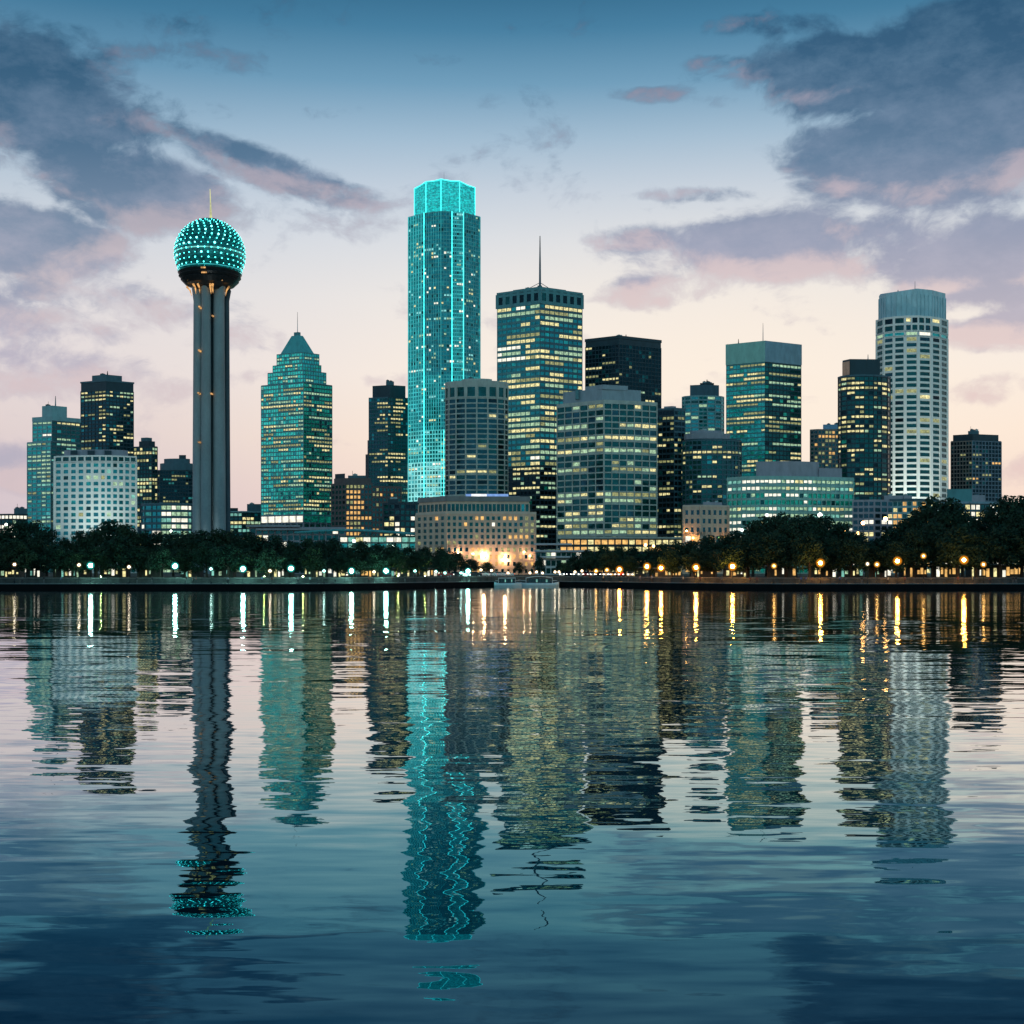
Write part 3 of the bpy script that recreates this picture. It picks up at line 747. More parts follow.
b.antenna(763, 323, 341, .3, steel, 3); b.antenna(738.5, 339, 343, .5, blackm, 16); b.antenna(727.5, 344, 348, .5, blackm, 24); b.finish()

# 19 small far tower
b = Building('office_tower', 'small distant tan tower with a blue rooftop box left of the dark round tower', 1080, 826)
fr = b.corner(810.5, 818, 842, .5, .2); b.block(fr, 429, None, tan)
b.facade(fr, 430, None, 4.2, 3.6, solid('stone_dull', (.26, .22, .20)), [(g_navy, 3), (g_dark, 3)], [(warmd, 3), (amber, 1)], .25, .3, .4, .35, rows=False)
b.block([b.pt(823, 6), b.pt(842, 6)], 424.5, 429, solid('roof_light_blue', (.22, .40, .60), .4), 'penthouse', 10); b.finish()

# 20 dark round tower
b = Building('office_tower', 'dark rounded glass tower with yellow floor bands and dark box on the roof', 790, 865)
fr = b.arc(838.5, 890, 9, .38); b.block(fr, 375, None, navy, depth=22)
b.facade(fr, 376, None, 5.5, 5.2, navy, [(g_dark, 5), (g_green, 1), (g_black, 3)], [(warm, 4), (warmd, 3), (pale, 1)], .16, .10, .28, .4, run=.84)
b.parapet(fr, 375.5, 1, bluec); f2 = [b.pt(842.5, 14), b.pt(850, 8), b.pt(880, 9)]; b.block(f2, 359, 375, navy, 'penthouse', 14)
b.block([b.pt(842.3, 12.5), b.pt(849.6, 7)], 361, 374.5, solid('panel_copper', (.55, .34, .24), .3, .4), 'penthouse', .8); b.antenna(868, 354.5, 359, .4, steel, 12); b.finish()

# 21 white grid tower
b = Building('skyscraper', 'white many-sided tower with square dark windows and plain pale blue crown', 860, 915)
fr = [b.pt(877, 16), b.pt(884, 8), b.pt(894, 3.5), b.pt(905, 1), b.pt(918, 0), b.pt(931, 3), b.pt(940, 8), b.pt(947, 15)]
b.block(fr, 316, None, concw, depth=28)
win = [(g_dark, 5), (g_navy, 3), (g_black, 1)]
b.facade(fr, 316.5, 331, 7, 9.2, concw, win, LITW, .05, .22, .28, .5)
b.facade(fr, 331, 336, 5, 9.2, concw, [(white, 2), (pale, 2), (g_teal, 1)], None, 0, .16, .2, .5)
b.facade(fr, 336, None, 5.75, 9.4, concw, win, [(warmd, 4), (warm, 1)], .07, .24, .36, .5, run=.3)
cr = [b.pt(879, 17), b.pt(886, 9), b.pt(896.5, 4), b.pt(917, .7), b.pt(932, 3.5), b.pt(945.5, 14)]; pl = b.close(cr, 26)
b.mb('crown').prism(pl, b.z(316), None, solid('crown_pale_blue', (.48, .68, .74), .4), ztop=[Z(y, q.y) for y, q in zip((296, 293.5, 292, 288.5, 290, 293.5, 294, 294), pl)])
for (a, c) in zip(cr, cr[1:]):
    e = c - a; L = e.length; e /= L; nn = Vector((e.y, -e.x)); nb = max(1, round(L / 3.2))
    for j in range(nb + 1):
        q = a + e * L * j / nb + nn * .15; mbx = b.mb('crown_rib'); mbx.obox((*q, (b.z(316) + b.z(294)) / 2), (*(e * .22), 0), (*(nn * .25), 0), (0, 0, (b.z(294) - b.z(316)) / 2), solid('crown_rib_blue', (.36, .56, .62), .4))
for px in (890, 912, 934): b.flood(px, 36, 400, 120000, (.86, 1, .92), 75)
b.antenna(915, 281, 289, .25, steel, 6); b.antenna(898, 290, 294, .6, steel, 6); b.antenna(884.5, 294, 298, .6, steel, 12); b.finish()

# 22 dark grid tower at the right
b = Building('office_tower', 'dark square-gridded tower standing alone at the far right of the skyline', 920, 976)
fr = b.corner(951, 972, 1001, .5, .35); gp = solid('grid_grey_blue', (.20, .24, .30), .6)
b.block(fr, 440, None, navy)
b.facade(fr, 441, None, 4.6, 3.9, [solid('stone_dull', (.26, .22, .20)), gp], [(g_black, 4), (g_navy, 3), (g_dark, 2)], [(warmd, 3), (amber, 1)], .04, .22, .24, .4)
f2 = b.corner(953, 973, 998.5, .5, .35, 3); b.block(f2, 434, 440, navy, 'penthouse'); b.block([b.pt(968, 10), b.pt(979, 10)], 431, 434, bluec, 'penthouse', 8); b.finish()

# 23 mint low office
b = Building('office_block', 'low wide mint-lit office block with pale roof box, in front of the mint-capped tower', 660, 780, 'office block')
fr = [b.pt(728, 12), b.pt(742, 4), b.pt(760, 0), b.pt(781, 0), b.pt(812, 4), b.pt(853, 12)]; b.block(fr, 478, None, tealp, depth=26)
mp_ = solid('mint_frame', (.34, .58, .52), .5)
b.facade(fr, 478.5, None, 7.6, 5.6, mp_, [(g_green, 3), (g_dark, 4), (g_teal, 2)], [(pale, 4), (white, 3), (mintw, 3), (warm, 1)], .36, .14, .34, .6, zone=lambda u, v: 1.9 if v > .45 else .55, run=.6)
b.parapet(fr, 478, 1.4, mp_)
f2 = [b.pt(756, 8), b.pt(789, 4), b.pt(819, 10)]; b.block(f2, 461, 477.5, mauve, 'penthouse', 16); b.block([b.pt(819, 9), b.pt(842, 12)], 468, 477.5, mauve, 'penthouse', 10); b.finish()

# 24 tan hotel in the foreground
b = Building('stone_building', 'tan stone block with floodlit base and blue sign on the roof, in the middle', 540, 470, 'building')
fr = [b.pt(417, 14), b.pt(446, 0), b.pt(535, 3)]; b.block(fr, 513, None, tan, depth=26)
b.facade(fr, 515, 546, 6.3, 5.6, tan, [(g_dark, 3), (g_navy, 4)], [(amber, 3), (warmd, 3), (white, .5)], .10, .46, .40, .3, vproud=.05, rows=False)
b.facade(fr, 546, None, 7, 6, tan, [(g_navy, 3), (g_dark, 2)], [(amber, 2), (warmd, 1)], .25, .55, .45, .3, rows=False)
b.parapet(fr, 513.5, 1.1, solid('stone_tan_light', (.82, .60, .48), var=.15))
f2 = [b.pt(419, 16), b.pt(447, 3), b.pt(529, 6)]; b.block(f2, 498.5, 513, tan, 'attic', 20)
b.facade(f2, 503.5, 511.5, 8, 4, tan, [(g_dark, 3), (g_navy, 3), (g_blue, 1)], None, 0, .22, .1, .3)
b.parapet(f2, 500.5, 2.2, solid('cornice_grey', (.30, .27, .26)))
b.block([b.pt(440, 8), b.pt(520, 9)], 496, 499, mauve, 'penthouse', 12)
mbx = MB(b.o); q = b.pt(487, 7)
mbx.obox((*q, b.z(495.3)), (9.5, 0, 0), (0, .4, 0), (0, 0, 1.0), glow_mat('sign_blue', (.25, .45, .95), .75, .3)); q = b.pt(479, 6)
mbx.obox((*q, b.z(495.0)), (3.4, 0, 0), (0, .3, 0), (0, 0, .8), glow_mat('sign_white', (.95, .97, 1), 1.3, .3)); mbx.build('roof_sign', b.root)
fl = glow_mat('floodlight_warm', (1, .62, .32), 170, 0, sampled=True)
for px, py, r in ((458, 553, .34), (473, 554, .22), (484, 555.5, .6), (505, 558.5, .6), (524, 552, .2), (530, 556, .2)):
    mbx = MB(b.o); u = (px - 446) / 89; d_ = (3 * u if u > 0 else 14 * (446 - px) / 29) - 1.6
    q = b.pt(px, d_); mbx.ball((*q, b.z(py)), r, fl, 10, 6); mbx.box(q.x - .08, q.x + .08, q.y, q.y + 1.6, b.z(py) - .06, b.z(py) + .06, blackm); mbx.build('floodlight', b.root)
b.finish()

# 25 small classical building
b = Building('stone_building', 'small tan stone building with punched windows below the curved office block', 620, 705, 'building')
fr = [b.pt(684, 3), b.pt(701, 0), b.pt(728, 6)]; b.block(fr, 506, None, tan, depth=18); 
b.facade(fr, 508, 534, 7.6, 5.4, tan, [(g_navy, 3), (g_dark, 2)], None, 0, .5, .45, .3)
b.facade(fr, 534, None, 9, 7, tan, [(amber, 2), (white, 1), (g_dark, 2)], None, 0, .4, .4, .3)
b.parapet(fr, 506, .9, solid('stone_tan_light', (.82, .60, .48), var=.15)); b.block([b.pt(703, 3), b.pt(722, 6)], 502, 506, mauve, 'penthouse', 8)
fo = glow_mat('floodlight_orange', (1, .50, .12), 45, 0, sampled=True)
for px, py in ((692.5, 538), (686, 531), (727, 537)):
    mbx = MB(b.o); q = b.pt(px, 1.5 if px < 720 else 3); q.y -= 2.2; mbx.ball((*q, b.z(py)), .42, fo, 10, 6); mbx.box(q.x - .08, q.x + .08, q.y, q.y + 2.4, b.z(py) - .06, b.z(py) + .06, blackm); mbx.build('floodlight', b.root)
b.finish()

# low-rise filling the foot of the skyline
def lowrise(name, label, D, pl, pr, yt, wall, gset, lit, p, fp=5, bp=5, dl=4, dr=6, cat='building', roofm=None, pent=None, bow=0):
    b = Building(name, label, D, (pl + pr) / 2, cat)
    fr = [b.pt(pl, dl), b.pt(pl + (pr - pl) * .45, -bow), b.pt(pr, dr)]
    b.block(fr, yt, None, wall, depth=16); b.facade(fr, yt + .6, None, fp, bp, wall, gset, lit, p, .2, .36, .3, run=.6)
    if roofm: b.parapet(fr, yt, 1.0, roofm, 'roof', 1.2)
    for q in pent or (): b.block([b.pt(q[0], 5), b.pt(q[1], 5)], q[2], yt, q[3] if len(q) > 3 else wall, 'penthouse', 8)
    return b.finish()
lowrise('low_building', 'low dark building right of the ball tower shaft, with two roof boxes', 900, 226, 262, 512, navy, [(g_dark, 3), (g_blue, 2)], [(warm, 2), (pale, 3), (mintw, 2)], .4, 4, 4, roofm=tealp, pent=[(229, 238, 508, navy), (247, 262, 504, bluec)])
lowrise('low_building', 'small lit building behind trees at the left end of the skyline', 820, -6, 27, 514, navy, [(g_dark, 3)], [(white, 2), (pale, 2)], .3, 5, 4, pent=[(14, 27, 508.5, bluec)])
lowrise('low_building', 'dark glass low block with lit ends between brown building and tan stone block', 700, 384, 420, 503, navy, [(g_dark, 3), (g_black, 2)], [(warm, 2), (white, 2)], .22, 6, 5, pent=[(388, 398, 499)])
lowrise('low_building', 'low mauve building with white lit sign strip left of the white many-sided tower', 640, 853, 900, 500, mauve, [(g_navy, 3), (g_dark, 2)], [(white, 3), (warm, 2)], .3, 6, 6, pent=[(884, 912, 495.5)])
lowrise('low_building', 'low pale building with gold lit windows under the white many-sided tower', 600, 893, 935, 500, tealp, [(amber, 2), (g_dark, 1), (warm, 2)], None, 0, 6, 5, roofm=bluec)
lowrise('low_building', 'low hall with sloping blue roof and white lit band under the far right tower', 600, 943, 1004, 503, bluec, [(white, 2), (g_dark, 1), (warm, 2)], None, 0, 7, 5, roofm=steelb, pent=[(947, 972, 489, tealc), (972, 985, 495, mauve)])
lowrise('low_building', 'low mauve block with pale roof behind the trees right of the far right tower', 800, 1003, 1070, 515, mauve, [(g_dark, 2)], [(warm, 1)], .3, 5, 5)
lowrise('low_building', 'low dark podium with lit ground floor below the grey office block', 690, 560, 682, 538, navy, [(g_dark, 3), (g_green, 1)], [(warm, 3), (amber, 2)], .4, 7, 7, roofm=conc)

# 26 station hall with long flat roofs and a curved teal canopy
b = Building('station_hall', 'long low station hall with flat mauve roofs at the foot of the pyramid tower', 640, 320, 'building')
fr = [b.pt(250, 2), b.pt(300, 0), b.pt(345, 2)]; b.block(fr, 527, None, solid('wall_dull', (.14, .14, .15)), depth=30)
b.facade(fr, 528, None, 7, 6, mauve, [(g_dark, 2), (white, 1), (warm, 1)], None, 0, .2, .25, .3)
mbx = MB(b.o)
for (pl, pr, y, d0) in ((246, 300, 527, -3), (256, 345, 530.5, -6)):
    mbx.prism([b.pt(pl, d0), b.pt(pr, d0), b.pt(pr, d0 + 14), b.pt(pl, d0 + 14)], b.z(y), b.z(y) + .9, solid('roof_mauve_pale', (.40, .36, .38)))
mbx.build('roof', b.root); b.finish()
b = Building('canopy_hall', 'curved teal canopy roof glowing white underneath, left of the tan stone block', 560, 360, 'canopy')
mbx = MB(b.o); n = 16; vs = []
for i in range(n + 1):
    px = 296 + (419 - 296) * i / n; zz = b.z(536 - 4.5 * math.sin(PI * (.15 + .85 * i / n)))
    q = b.pt(px, 0); vs += [(q.x, q.y - 4, zz), (q.x, q.y + 12, zz + .8), (q.x, q.y + 12, zz + 1.6), (q.x, q.y - 4, zz + .9)]
fs = []
for i in range(n):
    for k in range(4): fs.append((i * 4 + k, (i + 1) * 4 + k, (i + 1) * 4 + (k + 1) % 4, i * 4 + (k + 1) % 4))
fs += [(0, 1, 2, 3), (n * 4 + 3, n * 4 + 2, n * 4 + 1, n * 4)]
mbx.add(vs, fs, solid('canopy_teal', (.10, .42, .44), .4), True); mbx.build('roof', b.root)
mbx = MB(b.o)
for px in range(300, 420, 12): q = b.pt(px, 3); mbx.tube([(*q, PZ), (*q, b.z(533.5))], .18, steel, 6)
mbx.build('column', b.root)
fr = [b.pt(340, 8), b.pt(417, 8)]; b.block(fr, 536, None, solid('wall_dull', (.14, .14, .15)), depth=6)
b.facade(fr, 536.5, None, 6, 8, tealp, [(white, 2), (mintw, 3), (g_teal, 2), (warm, 1)], None, 0, .12, .3, .2)
b.finish()

# 27 white pavilion right of the tan block
b = Building('white_pavilion', 'white pavilion with stacked flat roof slabs, right of the tan stone block', 520, 555, 'pavilion')
fr = [b.pt(536, 2), b.pt(556, 0), b.pt(586, 4)]; b.block(fr, 551, None, solid('wall_dull', (.14, .14, .15)), depth=10)
b.facade(fr, 551.5, None, 8, 5, whitep, [(g_dark, 2), (white, 1), (pale, 1)], None, 0, .15, .3, .2)
mbx = MB(b.o); pk = solid('roof_slab_white', (.62, .56, .58), .6)
for (pl, pr, y, d0) in ((534, 590, 551, -3), (540, 592, 557, -5), (534, 572, 544, 2)):
    mbx.prism([b.pt(pl, d0), b.pt(pr, d0), b.pt(pr, d0 + 12), b.pt(pl, d0 + 12)], b.z(y) - .35, b.z(y) + .35, pk)
mbx.build('roof_slab', b.root); b.finish()

# ------------------------------------------------------------------ ball-topped observation tower
D = 640; cx, cy = X(210, D), D
u = D / F
rt = empty('observation_tower', (cx, cy, PZ), 'observation tower of concrete columns topped by a ball studded with cyan lights', 'tower')
def zt(py): return Z(py, D)
colm = solid('shaft_concrete', (.29, .33, .34), .6, scale=.12); cold = solid('shaft_concrete_dark', (.07, .10, .12), .6)
mb = MB(rt.location); mb.lathe(cx, cy + 4, [(10.5 * u, PZ), (9.5 * u, zt(290))], cold, 24); mb.build('core', rt)
for (px, dy, r0, m_) in ((199, -2.2, 5.4, colm), (208.5, -5.2, 5.0, colm), (220.5, -2.0, 6.2, colm), (193.6, 3, 3.0, cold), (226.4, 3, 3.0, cold)):
    k = .93; q = cx + (px - 210) * u
    mb = MB(rt.location); qt = cx + (px - 210) * u * k
    prof = []
    pts = [(q, cy + dy, PZ), (qt + (q - qt) * .3, cy + dy, zt(400)), (qt, cy + dy, zt(300)), (qt + (px - 210) * .10 * u, cy + dy * 1.2, zt(289)), (qt + (px - 210) * .18 * u, cy + dy * 1.4, zt(284))]
    mb.tube(pts, [r0 * u * 1.04, r0 * u * .95, r0 * u * .88, r0 * u * .9, r0 * u * .8], m_, 18); mb.build('column', rt)
bm = solid('bowl_bronze', (.05, .05, .055), .35, .5)
mb = MB(rt.location)
prof = [(15, 291), (17, 288), (24, 285.5), (28.5, 281), (27.5, 280), (30.5, 277.5), (29.6, 276.5), (31.3, 274), (30.4, 273)]
mb.lathe(cx, cy, [(r * u, zt(y)) for r, y in prof], bm, 40, False); mb.build('drum', rt)
spc, spr = (cx, cy, zt(254.5)), 34.6 * u
mb = MB(rt.location)
skin = glass('ball_glass', (.03, .14, .15), (.01, .34, .34), .38)
prof = []
a0, a1 = R(-33), R(76)
for k in range(19):
    a = a0 + (a1 - a0) * k / 18; prof.append((spr * .965 * math.cos(a), spc[2] + spr * .965 * math.sin(a)))
mb.lathe(cx, cy, prof, skin, 40); mb.build('ball', rt)
mb = MB(rt.location); mb.lathe(cx, cy, [(10.2 * u, zt(222.2)), (10.4 * u, zt(220.6)), (2.5 * u, zt(220.2))], tealc, 24, False); mb.build('cap', rt)
# geodesic struts and lamps
nodes = []
for k in range(15):
    a = a0 + (a1 - a0) * k / 14; nn_ = max(8, round(34 * math.cos(a)))
    nodes.append([(cx + spr * math.cos(a) * math.cos(2 * PI * (i + .5 * (k % 2)) / nn_), cy + spr * math.cos(a) * math.sin(2 * PI * (i + .5 * (k % 2)) / nn_), spc[2] + spr * math.sin(a)) for i in range(nn_)])
mb = MB(rt.location); strut = solid('strut_teal', (.06, .22, .24), .4, .4)
for k in range(14):
    A, B_ = nodes[k], nodes[k + 1]
    for q in A:
        for w in sorted(B_, key=lambda w: (w[0] - q[0]) ** 2 + (w[1] - q[1]) ** 2 + (w[2] - q[2]) ** 2)[:2]: mb.tube([q, w], .13, strut, 4, False)
    for i in range(len(A)): mb.tube([A[i], A[(i + 1) % len(A)]], .13, strut, 4, False)
mb.build('lattice', rt)
bl = glow_mat('ball_lamp', (.07, .88, .78), 5.5, 0); bl2 = glow_mat('ball_lamp_white', (.16, 1, .92), 6.5, 0)
mbq = MB(); mbq.ball((0, 0, 0), .38, bl, 8, 5); me1 = mbq.mesh('lamp'); mbq = MB(); mbq.ball((0, 0, 0), .46, bl2, 8, 5); me2 = mbq.mesh('lamp')
al = [(k, q) for k, row in enumerate(nodes) for q in row]
rng = random.Random(3)
al.sort(key=lambda w: w[1][1])
for i, (k, q) in enumerate(al):
    if i < 100:
        o = bpy.data.objects.new('lamp', me2 if rng.random() < (.6 if 4 < k < 9 else .25) else me1); COL.objects.link(o); o.parent = rt
        dv = (Vector(q) - Vector(spc)).normalized() * .15
        o.location = Vector(q) + dv - rt.location; s_ = rng.uniform(.55, 1.2); o.scale = (s_, s_, s_)
mb = MB(rt.location)
for (k, q) in al[100:]: mb.ball(q, .34, bl, 6, 4)
mb.build('lamp', rt)['kind'] = 'stuff'
mb = MB(rt.location)
for (y, r_, m_, th) in ((255.5, 35.0, glow_mat('belt_light', (.25, 1, .88), .8, .7, .3), .28), (271.4, 31.6, neon, .2)):
    mb.lathe(cx, cy, [((r_ - .4) * u, zt(y) - th), (r_ * u, zt(y) - th), (r_ * u, zt(y) + th), ((r_ - .4) * u, zt(y) + th)], m_, 48, False, False)
mb.build('belt_light', rt)
mb = MB(rt.location); orl = glow_mat('uplight_orange', (1, .50, .16), 1.0, .9, .5)
for px, y, w_, h_, dy in ((211, 275, 2.2, .7, -30.5), (211.5, 279.5, 2.6, .6, -29), (193, 284, 1.0, .5, -24), (226, 284.5, 1, .5, -24)):
    q = cx + (px - 210) * u; yy = cy - math.sqrt(max(1, (abs(dy) * u) ** 2 - (q - cx) ** 2)) - .3
    mb.box(q - w_ * u, q + w_ * u, yy - .2, yy + .3, zt(y) - h_ * u, zt(y) + h_ * u, orl)
mb.build('restaurant_window', rt)
mb = MB(rt.location)
for px, y in ((202.8, 353), (202.2, 395.2), (214, 395.2), (202.5, 443.5), (203.2, 310), (215, 318)):
    q = cx + (px - 210) * u; mb.box(q - .35, q + .35, cy - 8.6 if px < 212 else cy - 6.0, cy - 3.5, zt(y) - .35, zt(y) + .35, orl)
for px in (199.5, 203.5, 214.5, 216.5):
    q = cx + (px - 210) * u; mb.tube([(q, cy - 7.2, zt(297)), (q, cy - 8.5, zt(291.5)), (q + (px - 208) * .12 * u, cy - 10.5, zt(288.6))], [.1, .45, .6], orl, 6)
for px, sg in ((191.5, -1), (228, 1)):
    q = cx + (px - 210) * u; mb.tube([(q + sg * -.8, cy - 2.2, zt(297)), (q, cy - 3, zt(291.5)), (q + sg * 1.6, cy - 4, zt(288.2))], [.1, .4, .5], orl, 6)
mb.build('uplight', rt)
for px, en in ((200, 26000), (216, 36000)):  # unseen floods added to brighten the foot of the shaft
    fx, fy = cx + (px - 210) * u, cy - 24; m_ = MB(rt.location); m_.box(fx - .5, fx + .5, fy - .3, fy + .3, PZ, PZ + .7, blackm); m_.build('floodlight', rt)
    ld = bpy.data.lights.new('flood', 'SPOT'); ld.energy = en; ld.color = (.86, 1, .97); ld.spot_size = R(55); ld.spot_blend = .9; ld.shadow_soft_size = .3
    lo_ = bpy.data.objects.new('flood_beam', ld); COL.objects.link(lo_); lo_.parent = rt
    lc_ = Vector((fx, fy, PZ + .9)); lo_.matrix_local = Matrix.Translation(lc_ - rt.location) @ (Vector((cx, cy, zt(470))) - lc_).to_track_quat('-Z', 'Y').to_matrix().to_4x4()
mb = MB(rt.location); mb.tube([(cx + .4, cy, zt(221)), (cx + .4, cy, zt(216)), (cx + .3, cy, zt(205)), (cx, cy, zt(189))], [1.1, .65, .4, .16], glow_mat('spire_light', (.95, .95, .45), .8, .5, .2), 8); mb.build('spire', rt)

# ------------------------------------------------------------------ words for where a thing stands
LAND = [(-60, 27, 'the far left low building'), (27, 56, 'the stepped cyan tower'), (56, 100, "the white hotel's left half"), (100, 137, "the white hotel's right half"), (137, 188, 'the low green-lit pavilion'),
        (188, 232, 'the ball-topped tower'), (232, 262, "the ball tower's right neighbour"), (262, 300, "the pyramid tower's bright face"), (300, 335, "the pyramid tower's dark face"), (335, 372, 'the brown amber-windowed building'),
        (372, 416, 'the neon-outlined tower'), (416, 446, "the tan block's left face"), (446, 490, "the tan block's middle"), (490, 536, "the tan block's right end"),
        (536, 560, 'the white slab-roofed pavilion'), (560, 605, "the grey office's left half"), (605, 656, "the grey office's right half"), (656, 684, 'the narrow dark tower'), (684, 728, 'the small stone building'),
        (728, 765, "the mint office's left end"), (765, 808, "the mint office's middle"), (808, 853, "the mint office's right end"), (853, 884, 'the dark rounded tower'),
        (884, 916, "the white tower's left half"), (916, 948, "the white tower's right half"), (948, 976, "the last dark tower's left"), (976, 1003, "the last dark tower's right"), (1003, 1100, 'the far right open sky')]
ORD = ['first', 'second', 'third', 'fourth', 'fifth', 'sixth', 'seventh', 'eighth', 'ninth', 'tenth', 'eleventh', 'twelfth', 'thirteenth', 'fourteenth']
NUM = ['', 'one', 'two', 'three', 'four', 'five', 'six', 'seven', 'eight', 'nine', 'ten', 'eleven', 'twelve', 'thirteen', 'fourteen']
def name_places(items, what, prep='below'):
    """items: (px, object, adjective); gives each its own label"""
    buck = {}
    for px, o, adj in items:
        for a, b, nm in LAND:
            if a <= px < b: buck.setdefault((adj, nm), []).append((px, o)); break
        else: buck.setdefault((adj, LAND[-1][2] if px > 500 else LAND[0][2]), []).append((px, o))
    for (adj, nm), L in buck.items():
        L.sort(key=lambda w: w[0])
        for i, (px, o) in enumerate(L):
            w = f'{adj} {what} {prep} {nm}'.replace('  ', ' ')
            if len(L) == 2: w += ', the ' + ('left' if i == 0 else 'right') + ' one'
            elif len(L) > 2: w += f', {ORD[i]} of {NUM[len(L)]} from left'
            o['label'] = w

# ------------------------------------------------------------------ trees
lm, t = newmat('leaf_green')
b_ = t.new('ShaderNodeBsdfPrincipled')
oi = t.new('ShaderNodeObjectInfo'); ps_ = t.new('ShaderNodeNewGeometry')
n_ = t.noise(ps_.outputs['Position'], .55, 4, .6)
c0 = t.ramp(n_, [(.3, (.009, .034, .026)), (.5, (.020, .054, .038)), (.72, (.046, .088, .052))])
c1 = t.ramp(n_, [(.3, (.016, .040, .026)), (.7, (.056, .092, .044))])
t.l.new(t.mix(t.m('MULTIPLY', oi.outputs['Random'], .7), c0, c1), b_.inputs['Base Color'])
b_.inputs['Roughness'].default_value = .7; b_.inputs['Specular IOR Level'].default_value = .15
finish(t, b_.outputs[0])
bark = solid('bark', (.06, .045, .035), .9)
def tree_meshes(seed, wide):
    rg = random.Random(seed)
    tr = MB(); H = 12.0
    tr.tube([(0, 0, -.3), (.05, 0, 1.5), (.15, .1, 4), (.1, 0, 7.5)], [.34, .26, .2, .1], bark, 7)
    lobes = []
    nl = 13
    for i in range(nl):
        a = i * 2.4 + rg.uniform(-.4, .4); v = (i + .5) / nl
        z = 3.0 + v * 7.2; prof = math.sin(PI * min(1, .22 + v * .74)) ** .8
        rr = wide * prof * rg.uniform(.45, .85)
        c = Vector((rr * math.cos(a), rr * math.sin(a), z + rg.uniform(-.5, .5))); rad = rg.uniform(1.35, 2.3) * (1.05 - .3 * v)
        lobes.append((c, rad))
        if i % 2 == 0: tr.tube([(.1, .05, min(6.5, 1.8 + v * 5)), tuple(c * .5 + Vector((0, 0, z * .38))), tuple(c)], [.13, .09, .04], bark, 5)
    lobes.append((Vector((rg.uniform(-.6, .6), 0, 10.4)), 1.5)); lobes.append((Vector((0, 0, 6)), 2.6)); lobes.append((Vector((0, 0, 8.3)), 2.2))
    cr = MB(); vs = []; fs = []
    for c, rad in lobes:
        for _ in range(int(210 * rad * rad / 3)):
            d = Vector((rg.gauss(0, 1), rg.gauss(0, 1), rg.gauss(0, 1))).normalized()
            q = c + Vector((d.x, d.y, d.z * .8)) * rad * (1 - .55 * rg.random() ** 2.2) * rg.uniform(.9, 1.12)
            nrm = (d + Vector((rg.gauss(0, .6), rg.gauss(0, .6), rg.gauss(0, .6)))).normalized()
            a = nrm.orthogonal().normalized(); a = Matrix.Rotation(rg.uniform(0, 6.28), 3, nrm) @ a; b2 = nrm.cross(a)
            s1 = rg.uniform(.17, .36); s2 = s1 * rg.uniform(.55, .9)
            k = len(vs); vs += [q - a * s1, q + b2 * s2 * .8 - a * s1 * .1, q + a * s1, q - b2 * s2 * .8 + a * s1 * .1]; fs.append((k, k + 1, k + 2, k + 3))
    cr.add(vs, fs, lm)
    return tr.mesh('trunk'), cr.mesh('crown')
TM = [tree_meshes(s, w) for s, w in ((1, 3.6), (2, 4.2), (3, 3.2), (4, 4.6), (5, 3.9), (6, 3.4))]
TOP = [(-80, 515), (0, 527), (8, 526), (15, 518), (30, 519), (42, 523), (54, 531), (66, 541), (78, 528), (90, 524), (110, 520), (130, 523), (150, 527), (175, 528), (200, 528), (230, 529), (245, 533), (262, 533), (285, 537), (300, 540),
       (330, 538), (350, 546), (375, 538), (390, 541), (405, 546), (425, 543), (440, 545), (458, 551), (472, 558), (490, 564), (515, 562), (523, 558), (545, 555), (565, 560), (580, 551), (605, 545), (622, 542), (640, 549), (655, 546), (668, 540),
       (690, 541), (700, 535), (714, 530), (728, 535), (742, 529), (757, 518), (775, 514), (786, 510), (800, 516), (830, 513), (846, 519), (858, 531), (875, 536), (890, 528), (902, 516), (915, 509), (935, 495), (950, 497), (962, 512), (976, 514),
       (990, 505), (1003, 496), (1024, 493), (1100, 490)]
rng = random.Random(11)
tree_items = []
def plant(px, top, off, wk=1.0, adj='', zg=PZ, kk=None):
    D = quay(X(px, 330)) + off; x = X(px, D); h = Z(top, D) - zg
    if h < 2.5: return
    o = bpy.data.objects.new('tree', None); COL.objects.link(o); o.location = (x, D, zg); o.rotation_euler = (0, 0, rng.uniform(0, 6.28))
    k = rng.randrange(6) if kk is None else kk
    s_ = h / 11.7; w = wk * (s_ ** .6) * rng.uniform(.95, 1.2)
    for nm, me in zip(('trunk', 'crown'), TM[k]):
        c = bpy.data.objects.new(nm, me); COL.objects.link(c); c.parent = o
    o.scale = (w, w, s_)
    tag(o, None, 'tree', 'trees along the lakeside park'); tree_items.append((px, o, adj))
px = -70
while px < 1095:
    step = rng.uniform(13, 17)
    if 497 < px < 560:
        if px < 515: px += 6; continue
        plant(px, interp(TOP, px) + rng.uniform(-1, 2), 70, .8, 'small leafy'); px += 21; continue
    plant(px, interp(TOP, px) + rng.uniform(-2.5, 4), rng.uniform(55, 85), 1.15, 'tall dark back-row')
    px += step
px = -66
while px < 1095:
    if 462 < px < 566: px = 566
    tp = interp(TOP, px)
    plant(px, tp + (577 - tp) * rng.uniform(.16, .42), rng.uniform(10, 30), 1.2, 'rounded front-row')
    px += rng.uniform(17, 25)
name_places(tree_items, 'tree')

